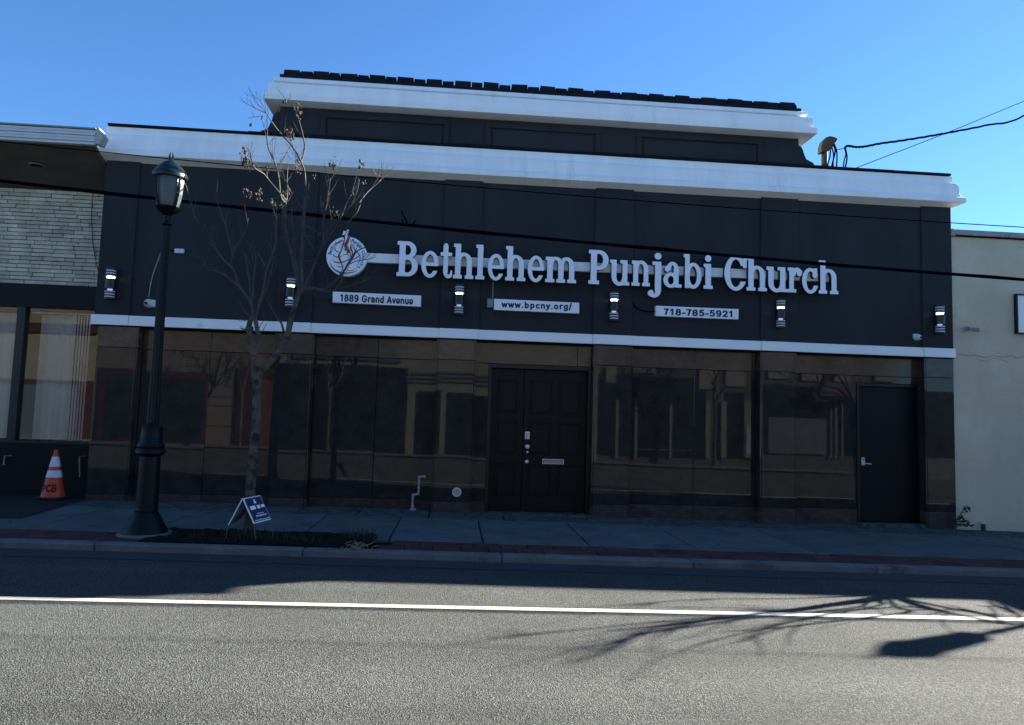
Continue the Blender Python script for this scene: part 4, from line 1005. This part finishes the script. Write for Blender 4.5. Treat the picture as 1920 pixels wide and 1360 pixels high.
bm = bmesh.new(); sheet(bm, [inq(.05, .04), inq(.95, .04), inq(.95, .96), inq(.05, .96)]); mk('navy_face', bm, m_navy, fp)
nn_ = nn_*1.35
bm = bmesh.new(); rr_ = random.Random(3)
for (u0, u1, v0, v1, n) in ((.12, .42, .36, .50, 1), (.5, .68, .36, .50, 1), (.74, .92, .37, .48, 1), (.46, .54, .12, .2, 1), (.44, .56, .2, .28, 1), (.25, .85, .74, .79, 9), (.35, .75, .66, .69, 6), (.1, .92, .9, .935, 14)):
    for k in range(n):
        a_ = u0+(u1-u0)*k/n; b_ = u0+(u1-u0)*(k+.75)/n if n > 1 else u1; j = rr_.uniform(-.01, .01)
        sheet(bm, [inq(a_, v0+j), inq(b_, v0+j), inq(b_, v1+j), inq(a_, v1-j)])
mk('white_print', bm, m_letter, fp)['kind'] = 'stuff'
L1, L2 = Q(428, 985, -2.66), Q(450, 975, -2.42)
quadplate('back_panel', [T1+Vector((-.01, 0, 0)), T2+Vector((-.01, 0, 0)), L2, L1], .006, m_signback, af)
for (p, q) in ((T1, L1), (T1, B1)):
    bm = bmesh.new(); tube(bm, [p, q], .005, 6); mk('frame_edge', bm, m_letter, af)
for (p, dx) in ((L1, -.02), (L2, -.02), (B1, .03), (B2, .03)):
    bm = bmesh.new(); tube(bm, [p, (p.x+dx, p.y, zg(p.x)+.01)], .003, 6); mk('leg', bm, m_signback, af)

# ---- weeds, grass, straw in the pit
bm = bmesh.new(); rr_ = random.Random(5)
def blades(cx, cy_, sx_, sy_, n, h0, h1, lean=.6):
    for k in range(n):
        x = rr_.gauss(cx, sx_); y = rr_.gauss(cy_, sy_)
        if not (PIT[0] < x < PIT[1]+.08 and -2.85 < y < -2.1): continue
        h = rr_.uniform(h0, h1); a_ = rr_.uniform(0, 6.28); dx, dy = math.cos(a_)*h*lean*rr_.random(), math.sin(a_)*h*lean*rr_.random(); z0 = zg(x)+.015; w_ = rr_.uniform(.002, .005)
        px_, py_ = -math.sin(a_)*w_, math.cos(a_)*w_
        v = [bm.verts.new(c) for c in ((x-px_, y-py_, z0), (x+px_, y+py_, z0), (x+dx*.5+px_*.7, y+dy*.5+py_*.7, z0+h*.65), (x+dx*.5-px_*.7, y+dy*.5-py_*.7, z0+h*.65), (x+dx, y+dy, z0+h))]
        bm.faces.new((v[0], v[1], v[2], v[3])); bm.faces.new((v[3], v[2], v[4]))
blades(-2.0, -2.55, .14, .1, 260, .03, .12, 1.1); blades(-1.6, -2.65, .2, .08, 160, .02, .09, 1.2); blades(-1.9, -2.2, .5, .1, 60, .02, .05); blades(-.95, -2.35, .10, .1, 260, .03, .10, 1.6); blades(-2.6, -2.5, .3, .2, 150, .02, .06)
mk('grass', bm, m_grass)['kind'] = 'stuff'
bm = bmesh.new()
for k in range(46):
    p = atg(rr_.gauss(668, 13), rr_.gauss(1027, 4), .02); a_ = rr_.uniform(0, 3.1); l_ = rr_.uniform(.03, .09); d = Vector((math.cos(a_), math.sin(a_), rr_.uniform(0, .3)))*l_
    tube(bm, [p, p+d], .004, 4)
mk('straw_litter', bm, m_straw)['kind'] = 'stuff'
bm = bmesh.new()
for k in range(70):
    x, y = rr_.uniform(-6, 8), rr_.uniform(-3.9, -.1)
    base = zg(x)+(.008 if y > -3 else ROADZ+.008); s = rr_.uniform(.006, .02)*(1.4 if rr_.random() < .1 else 1); a_ = rr_.uniform(0, 6.28)
    c = Vector((x, y, base)); e1 = Vector((math.cos(a_), math.sin(a_), .3))*s; e2 = Vector((-math.sin(a_), math.cos(a_), .15))*s*.6
    bm.faces.new([bm.verts.new(v) for v in (c-e1, c-e2, c+e1, c+e2)])
mk('fallen_leaves', bm, m_straw)['kind'] = 'stuff'

# ================================================================== TRAFFIC CONE
cc = atg(98, 937); cc.y = max(cc.y, -.12)
ph = at(98, 937, cc.y)
cone = thing('traffic_cone', 'orange traffic cone with two white reflective collars standing by the shop front', 'traffic cone', (cc.x, cc.y, zg(cc.x)+.01))
zb = zg(cc.x)+.012; H = at(99, 843, cc.y).z-zb
def cr(f): return .143-(.143-.02)*f
bm = bmesh.new(); lathe(bm, [(cr(0), .03), (cr(.42), .03+.42*(H-.03)), (cr(.995), H-.006), (.012, H)], 32, (cc.x, cc.y, zb)); body = mk('cone_body', bm, m_orange, cone, smooth=True)
bm = bmesh.new(); s = .165; box(bm, cc.x-s, cc.y-s, zb, cc.x+s, cc.y+s, zb+.032, bev=.012); mk('cone_foot', bm, mat('black_rubber_foot', (.008, .008, .01), .8), cone)
for f0, f1 in ((.41, .56), (.635, .85)):
    bm = bmesh.new(); lathe(bm, [(cr(f0)+.0005, .03+f0*(H-.03)), (cr(f0)+.003, .03+f0*(H-.03)+.002), (cr(f1)+.003, .03+f1*(H-.03)-.002), (cr(f1)+.0005, .03+f1*(H-.03))], 32, (cc.x, cc.y, zb)); mk('reflective_collar', bm, m_reflect, cone, smooth=True)
me = sans_mesh('PCB', .2, .04)
for v in me.vertices: v.co.x *= .11; v.co.y *= .15; v.co.z *= .2; xs_ = [v.co.x for v in me.vertices]; mx_ = (min(xs_)+max(xs_))/2
def cw(x, y, d):
    zz = .10+y*.62; rr = cr((zz-.03)/(H-.03))+.003; a_ = -math.pi/2+.06+(x-mx_)*1.0/rr*.75
    return Vector((cc.x+rr*math.cos(a_), cc.y+rr*math.sin(a_), zb+zz))
stand(me, cw); link('lettering', me, m_frameblk, cone)

# ================================================================== LEFT SHOP
NY = .55            # its wall plane
shop = thing('brick_shop', 'low shop of cream roman brick with black shopfront and metal fascia, left of the church', 'building', (-8, 1, 0))
xr = XL-.005
zt_ = at(100, 357, NY).z; zb1 = at(100, 535, NY).z; zw1 = at(100, 581, NY).z; zw0 = at(100, 828, NY).z
bx('brick_backing', (-12, NY+.015, zb1-.05, xr, NY+.3, 4.6), m_mortar, shop)
rows_ = 24; rh = (zt_-zb1)/rows_
r2 = random.Random(2)
for r_ in range(rows_):
    x = -7.15-r2.uniform(0, .3)
    while x < xr-.02:
        L_ = r2.choice((.30, .30, .31, .29)); x1 = min(x+L_, xr-.002)
        if x1-x > .03:
            dy = r2.uniform(-.006, .004); z0 = zb1+r_*rh
            bm = bmesh.new(); box(bm, x+.004, NY-.008+dy, z0+.004+r2.uniform(-.0015, .0015), x1-.004, NY+.02, z0+rh-.005+r2.uniform(-.0015, .0015), bev=.003)
            mk('brick', bm, m_brick, shop)
        x = x1
# soffit and fascia
zf0, zf1 = at(100, 268, -.35).z, at(100, 240, -.35).z
sfy = -.35
bm = bmesh.new()
P_ = [(-12, sfy, zf0), (xr-.02, sfy, zf0), (xr-.02, NY+.05, zt_), (-12, NY+.05, zt_)]
A_ = [bm.verts.new(p) for p in P_]; B_ = [bm.verts.new((p[0], p[1], p[2]+.05)) for p in P_]
bm.faces.new(A_); bm.faces.new(B_[::-1])
for k in range(4): bm.faces.new((A_[k], B_[k], B_[(k+1) % 4], A_[(k+1) % 4]))
mk('soffit', bm, m_soffit, shop)
xe = at(183, 255, sfy).x
for k in range(5):
    h_ = (zf1-zf0)/5; bx('fascia_strip', (-12, sfy-.05-(.008 if k % 2 else 0), zf0-.012+k*h_, xe, sfy+.02, zf0-.012+(k+1)*h_-.004), m_alum, shop, bev=.003)
bx('fascia_drip', (-12, sfy-.065, zf1-.008, xe, sfy+.02, zf1+.012), m_grey, shop)
xe2 = at(193, 255, sfy).x
bm = bmesh.new()
pe = [at(a_, b_, sfy-.05) for a_, b_ in ((187, 241), (197, 257), (189, 273), (181.5, 271), (183.5, 241))]
prism(bm, [(p.x, p.z) for p in pe], sfy-.09, sfy+.05); mk('fascia_end_cap', bm, m_capwhite, shop)
rl = thing('soffit_light', 'round recessed downlight in the shop soffit', 'ceiling light', at(68, 318, .1))
qz = lambda y: zf0+(zt_-zf0)*(y-sfy)/(NY+.05-sfy)
q = at(68, 318, .08); zc = qz(q.y)
bm = bmesh.new(); lathe(bm, [(.10, zc-.012), (.10, zc-.003), (.075, zc-.003), (.07, zc-.012)], 24, (q.x, q.y, 0)); mk('trim_ring', bm, m_grey, rl)
bm = bmesh.new(); lathe(bm, [(.07, zc-.008), (.02, zc-.008)], 24, (q.x, q.y, 0)); mk('dark_lamp', bm, m_lens, rl)
# black signboard, shopfront
bx('sign_fascia', (-12, NY-.06, zw1+.02, xr-.002, NY+.1, zb1-.003), m_fblack, shop)
bx('bulkhead', (-12, NY-.03, -.2, xr-.002, NY+.12, zw0-.03), m_fblack, shop)
bx('window_sill', (-12, NY-.06, zw0-.03, xr-.002, NY+.1, zw0), m_frameblk, shop)
wx = [at(-330, 700, NY).x, at(34, 700, NY).x, xr-.02]
for px in (34,):
    c_ = at(px, 700, NY).x; bx('mullion', (c_-.055, NY-.05, zw0, c_+.055, NY+.06, zw1+.02), m_frameblk, shop)
bx('jamb', (xr-.045, NY-.04, zw0, xr-.003, NY+.06, zw1+.02), m_frameblk, shop)
c_ = at(34, 700, NY).x
bx('window_pane', (c_+.055, NY+.005, zw0, xr-.045, NY+.013, zw1+.02), m_glass, shop)
bx('window_pane', (c_-2.2, NY+.005, zw0, c_-.055, NY+.013, zw1+.02), m_glass, shop)
bx('mullion', (c_-2.31, NY-.05, zw0, c_-2.2, NY+.06, zw1+.02), m_frameblk, shop)
bx('curtain_rail', (c_+.06, NY+.09, zw1-.05, xr-.05, NY+.11, zw1-.03), m_slat, shop)
def curtain(x0, x1, amp, per, dy, m):
    bm = bmesh.new(); n = int((x1-x0)/.008); A_ = []; B_ = []
    for i in range(n+1):
        x = x0+(x1-x0)*i/n; o = amp*math.sin(x/per*6.28+.5*math.sin(x*9)); y = NY+dy+o
        A_.append(bm.verts.new((x, y, zw0+.02))); B_.append(bm.verts.new((x+.004*math.sin(i), y*1, zw1-.04)))
    for i in range(n): bm.faces.new((A_[i], A_[i+1], B_[i+1], B_[i]))
    return mk('curtain', bm, m, shop, smooth=True)
xc = at(128, 700, NY+.15).x; xd = at(166, 700, NY+.15).x
m_strip = mat('pale_vertical_blind', (.85, .82, .76), .8)
n = 7
for k in range(n):
    a_ = xc+(xd-xc)*k/n
    bx('blind_strip', (a_, NY+.14, zw0+.03, a_+(xd-xc)/n*.5, NY+.147, zw1-.05), m_strip, shop, rot=Matrix.Rotation(.5, 3, 'Z'))
curtain(c_+.1, xc-.02, .02, .16, .28, m_curtain); curtain(c_-2.1, c_-.1, .02, .17, .28, m_curtain)
bx('interior_back_wall', (-11, NY+2.4, 0, xr-.1, NY+2.5, 3.3), m_inwall, shop); bx('interior_floor', (-11, NY+.13, -.05, xr-.1, NY+2.4, .3), m_inwall, shop)
bx('interior_ceiling', (-11, NY+.31, 2.9, xr-.1, NY+2.4, 3.0), m_inwall, shop); bx('interior_side_wall', (xr-.1, NY+.13, 0, xr-.01, NY+2.5, 3.0), m_inwall, shop)
bx('shop_roof', (-12, NY, 4.75, xr-.01, 8, 4.86), m_roof, shop)
bx('shop_side_wall', (-12, NY+2.5, -.2, xr-.01, 8, 4.75), m_mortar, shop)
for (a_, b_, c2, d2_) in ((149, 856, 150, 895), (9, 855, 7, 872)):
    p = at(a_, b_, NY-.08); q_ = at(c2, d2_, NY-.08)
    bm = bmesh.new(); tube(bm, [(p.x+.06, NY-.02, p.z), (p.x, NY-.08, p.z), q_, (q_.x, NY-.03, q_.z-.01)], .011, 8); mk('pull_handle', bm, m_grey, shop)
# thin cable hanging down the brick
bm = bmesh.new(); tube(bm, smoothpath([at(a_, b_, NY-.04) for a_, b_ in ((185, 285), (183, 310), (176, 345), (172, 400), (174, 450), (178, 480), (184, 508))], 4), .005, 5)
setp(mk('hanging_wire', bm, m_cable), 'thin black wire hanging loosely down the cream brick beside the church', 'wire')

# ================================================================== RIGHT BUILDING
bb = thing('beige_building', 'plain beige stucco building with grey coping, right of the church', 'building', (9, 1, 0))
ZC = 4.31
bx('wall', (XR+.022, .02, -.6, 14, .5, ZC), m_beige, bb)
bx('rear_volume', (XR+.03, .5, -.4, 9.3, 1.5, ZC-.1), m_beige, bb)
for k in range(7):
    a_ = XR-.02+k*.95; bx('coping_stone', (a_ if k else XR+.03, -.03, ZC+.001, a_+.945, .55, ZC+.085), m_coping, bb, bev=.006)
bx('coping_end', (XR-.01, -.045, ZC-.03, XR+.055, -.0005, ZC+.09), m_coping, bb, bev=.01)
bx('drip_edge', (XR+.056, -.012, ZC-.018, 14, .019, ZC-.002), m_groove, bb)
bm = bmesh.new(); pl = [(1786, 663), (1800, 664), (1815, 668), (1830, 666), (1845, 671), (1862, 667), (1880, 670), (1895, 667), (1908, 672), (1922, 668)]
tube(bm, [at(a_, b_, .0195) for a_, b_ in pl], .0035, 4)
tube(bm, [at(a_, b_, .0195) for a_, b_ in ((1832, 674), (1850, 678), (1860, 672), (1875, 674), (1890, 679))], .0025, 4)
mk('plaster_crack', bm, m_crack, bb)
p0, p1 = at(1905, 551, -.03), at(1990, 640, -.03)
wb = thing('wall_sign', 'white board in a dark frame cut off by the right edge, on the beige wall', 'sign', ((p0.x+p1.x)/2, 0, p0.z))
za_, zb_ = at(1905, 551, -.03).z, at(1907, 626, -.03).z
bx('board', (p0.x+.02, -.02, zb_+.02, p1.x-.02, .0185, za_-.02), m_letter, wb)
bm = bmesh.new()
for b_ in ((p0.x, zb_, p1.x, zb_+.02), (p0.x, za_-.02, p1.x, za_), (p0.x, zb_+.02, p0.x+.02, za_-.02), (p1.x-.02, zb_+.02, p1.x, za_-.02)): box(bm, b_[0], -.04, b_[1], b_[2], .019, b_[3])
mk('frame', bm, m_frameblk, wb)
fl_ = thing('twin_floodlight', 'small off-white wall fixture with two heads on the beige wall', 'wall light', at(1822, 617, 0))
q = at(1816, 616, -.03); bm = bmesh.new(); lathe(bm, [(.035, .019), (.035, -.02), (.02, -.045)], 16, (q.x, 0, q.z), 'Y'); mk('round_base', bm, m_coping, fl_, smooth=True)
q = at(1827, 618, -.07); bm = bmesh.new(); tube(bm, [q+Vector((-.04, .03, .01)), q+Vector((.02, -.02, -.005)), q+Vector((.045, -.045, -.015))], [.02, .028, .03], 12); mk('lamp_head', bm, m_coping, fl_, smooth=True)
q = at(1811, 617, -.06); bm = bmesh.new(); tube(bm, [q+Vector((.03, .03, .01)), q+Vector((-.01, -.01, 0))], [.014, .02], 10); mk('lamp_head', bm, m_coping, fl_, smooth=True)
ps = thing('pipe_stub', 'short dark pipe stub with pale cap at the foot of the beige wall', 'pipe', atg(1842, 998))
q = at(1842, 985, -.02); bm = bmesh.new(); tube(bm, [(q.x, -.04, zg(q.x)-.01), (q.x, -.04, q.z+.02)], .03, 12); mk('pipe_body', bm, m_mast, ps, smooth=True)
bm = bmesh.new(); tube(bm, [(q.x, -.04, q.z+.021), (q.x, -.04, q.z+.045)], .034, 12); mk('cap', bm, m_alum, ps, smooth=True)
# weed at the corner
wp = thing('corner_weed', 'leafy green weed growing at the corner of church and beige wall', 'plant', atg(1798, 998))
bm = bmesh.new(); lf = bmesh.new(); r3 = random.Random(9)
base = atg(1798, 997); base.y = -.08
for (px, py, n_) in ((1816, 950, 9), (1812, 975, 8), (1803, 968, 6), (1820, 985, 6)):
    tip = at(px, py, -.14); P_ = smoothpath([base, base.lerp(tip, .5)+Vector((-.02, 0, .05)), tip], 4); tube(bm, P_, .004, 5)
    for k in range(n_*2):
        p = P_[r3.randrange(len(P_)//3, len(P_))]; d = Vector((r3.uniform(-1, 1), r3.uniform(-1, .3), r3.uniform(-.6, .5))).normalized(); s = r3.uniform(.045, .075); sd_ = d.orthogonal().normalized()*s*.28
        v = [lf.verts.new(c) for c in (p, p+d*s*.5+sd_, p+d*s-Vector((0, 0, .008)), p+d*s*.5-sd_)]; lf.faces.new(v)
mk('stem', bm, m_leaf, wp); mk('leaves', lf, m_leaf, wp)
# unseen building added past the beige one to carry its road shadow on
tn = thing('added_shade_building', 'plain unseen building added beyond the beige one to continue the shadow on the road', 'building', (20, 3, 0))
bx('wall', (14.05, .0, -.8, 26, 6, 4.7), m_beige, tn); bx('roof', (14.0, -.05, 4.701, 26.05, 6.05, 4.80), m_coping, tn)

# ================================================================== OPPOSITE SIDE (seen in the polished granite and the glass)
OY = -14.6
def ov(px, py): 
    q = at(px, py, 14.6+2*RC*.8); return q.x, q.z
m_tan = mat('ochre_stucco', (.165, .142, .10), .9, var=.15, vscale=1.5, bump=.2)
m_cream = mat('cream_stucco', (.19, .178, .14), .9, var=.12, vscale=1.5)
m_maroon = mat('maroon_trim', (.05, .014, .012), .6)
m_dkglass = mat('dark_shop_glass', (.012, .015, .02), .08, spec=.6)
m_greywin = mat('blue_grey_blind', (.07, .085, .10), .6)
def oshop(label, x0, x1, h, wallm):
    o = thing('opposite_shop', label, 'building', ((x0+x1)/2, OY-1, 0))
    bx('wall', (x0, OY-6, -.4, x1, OY, h), wallm, o); bx('roof', (x0+.01, OY-5.9, h+.001, x1-.01, OY+.08, h+.12), m_coping, o); return o
xs1 = ov(478, 700)[0]; xs2 = ov(1120, 700)[0]
o1 = oshop('ochre shop with maroon window frames across the street, seen reflected', -16, xs1, 5.2, m_tan)
o2 = oshop('cream shop with dark glass bays across the street, seen reflected', xs1+.01, xs2, 5.0, m_cream)
o3 = oshop('dark glazed shop with pale posts across the street, seen reflected', xs2+.01, 16, 4.6, mat('brown_grey_render', (.075, .066, .058), .9, var=.25, vscale=1.2))
def ob(parent, name, px0, py0, px1, py1, d0, d1, m):
    x0, z1 = ov(px0, py0); x1, z0 = ov(px1, py1); bx(name, (x0, OY+d0, z0, x1, OY+d1, z1), m, parent)
ob(o1, 'window_frame', 193, 690, 386, 828, .002, .05, m_maroon); ob(o1, 'window', 207, 703, 373, 824, .052, .06, m_dkglass)
ob(o1, 'corner_post', 452, 690, 477, 860, .002, .08, m_maroon)
ob(o1, 'window_frame', -80, 705, 148, 858, .002, .05, m_maroon); ob(o1, 'window', -70, 715, 112, 856, .052, .06, m_greywin)
ob(o1, 'top_band', -200, 590, 160, 622, .002, .06, m_maroon)
for yy in (745, 762, 800): ob(o1, 'clapboard_line', 388, yy, 450, yy+3, .002, .02, m_maroon)
ob(o2, 'orange_post', 492, 690, 512, 858, .002, .10, mat('orange_brick', (.14, .05, .02), .8))
ob(o2, 'window', 513, 680, 756, 856, .002, .04, m_dkglass); ob(o2, 'window', 781, 732, 821, 858, .002, .04, m_dkglass); ob(o2, 'window', 840, 738, 925, 862, .002, .04, m_dkglass)
ob(o2, 'dark_fascia', 560, 610, 750, 679, .002, .06, m_greywin)
for yy in (700, 708, 716): ob(o2, 'moulding', 757, yy, 925, yy+2.5, .041, .05, m_greywin)
ob(o3, 'window', 1122, 702, 1322, 858, .002, .04, m_dkglass); ob(o3, 'window', 1362, 735, 1394, 858, .002, .04, m_dkglass); ob(o3, 'window', 1428, 722, 1850, 860, .002, .04, m_dkglass)
for a_, b_ in ((1150, 1153), (1189, 1192), (1254, 1257), (1323, 1330), (1352, 1361), (1395, 1424), (1553, 1556), (1562, 1566), (1574, 1577)): ob(o3, 'mullion', a_, 752, b_, 858, .045, .08, m_cream)
ob(o3, 'transom', 1190, 842, 1300, 844, .045, .06, m_cream)
ob(o3, 'lit_panel', 1398, 800, 1416, 852, .085, .10, m_coping)
ob(o3, 'display_board', 1436, 782, 1546, 852, .045, .06, m_greywin); ob(o3, 'awning', 1525, 725, 1600, 745, .045, .5, m_maroon)
for a_, b_, c2, d2_ in ((1186, 640, 1228, 700), (1232, 640, 1266, 692), (1312, 650, 1346, 730), (1362, 650, 1398, 725), (1436, 650, 1475, 712), (1500, 650, 1540, 715), (1560, 650, 1590, 716), (1640, 655, 1690, 715)):
    ob(o3, 'pale_pilaster', a_, b_-30, c2, d2_, .002, .05, m_cream)
ob(o3, 'small_opening', 1132, 690, 1150, 720, .045, .06, m_cream)

# street trees on the far pavement (broken up reflections)
for (px_, yy_, sc_, lb_) in ((612, -13.7, 1.25, 'bare street tree on the opposite pavement, seen reflected left of the main doors'), (455, -13.6, 1.05, 'bare street tree on the opposite pavement, seen reflected behind the forked tree'), (1340, -13.7, 1.3, 'bare street tree on the opposite pavement, seen reflected right of the main doors')):
    t_ = copy_tree(tree); t_.location = (at(px_, 800, 14).x, yy_, .0); t_.scale = (sc_, sc_, sc_); t_['label'] = lb_; t_.rotation_euler = (0, 0, px_*.01)
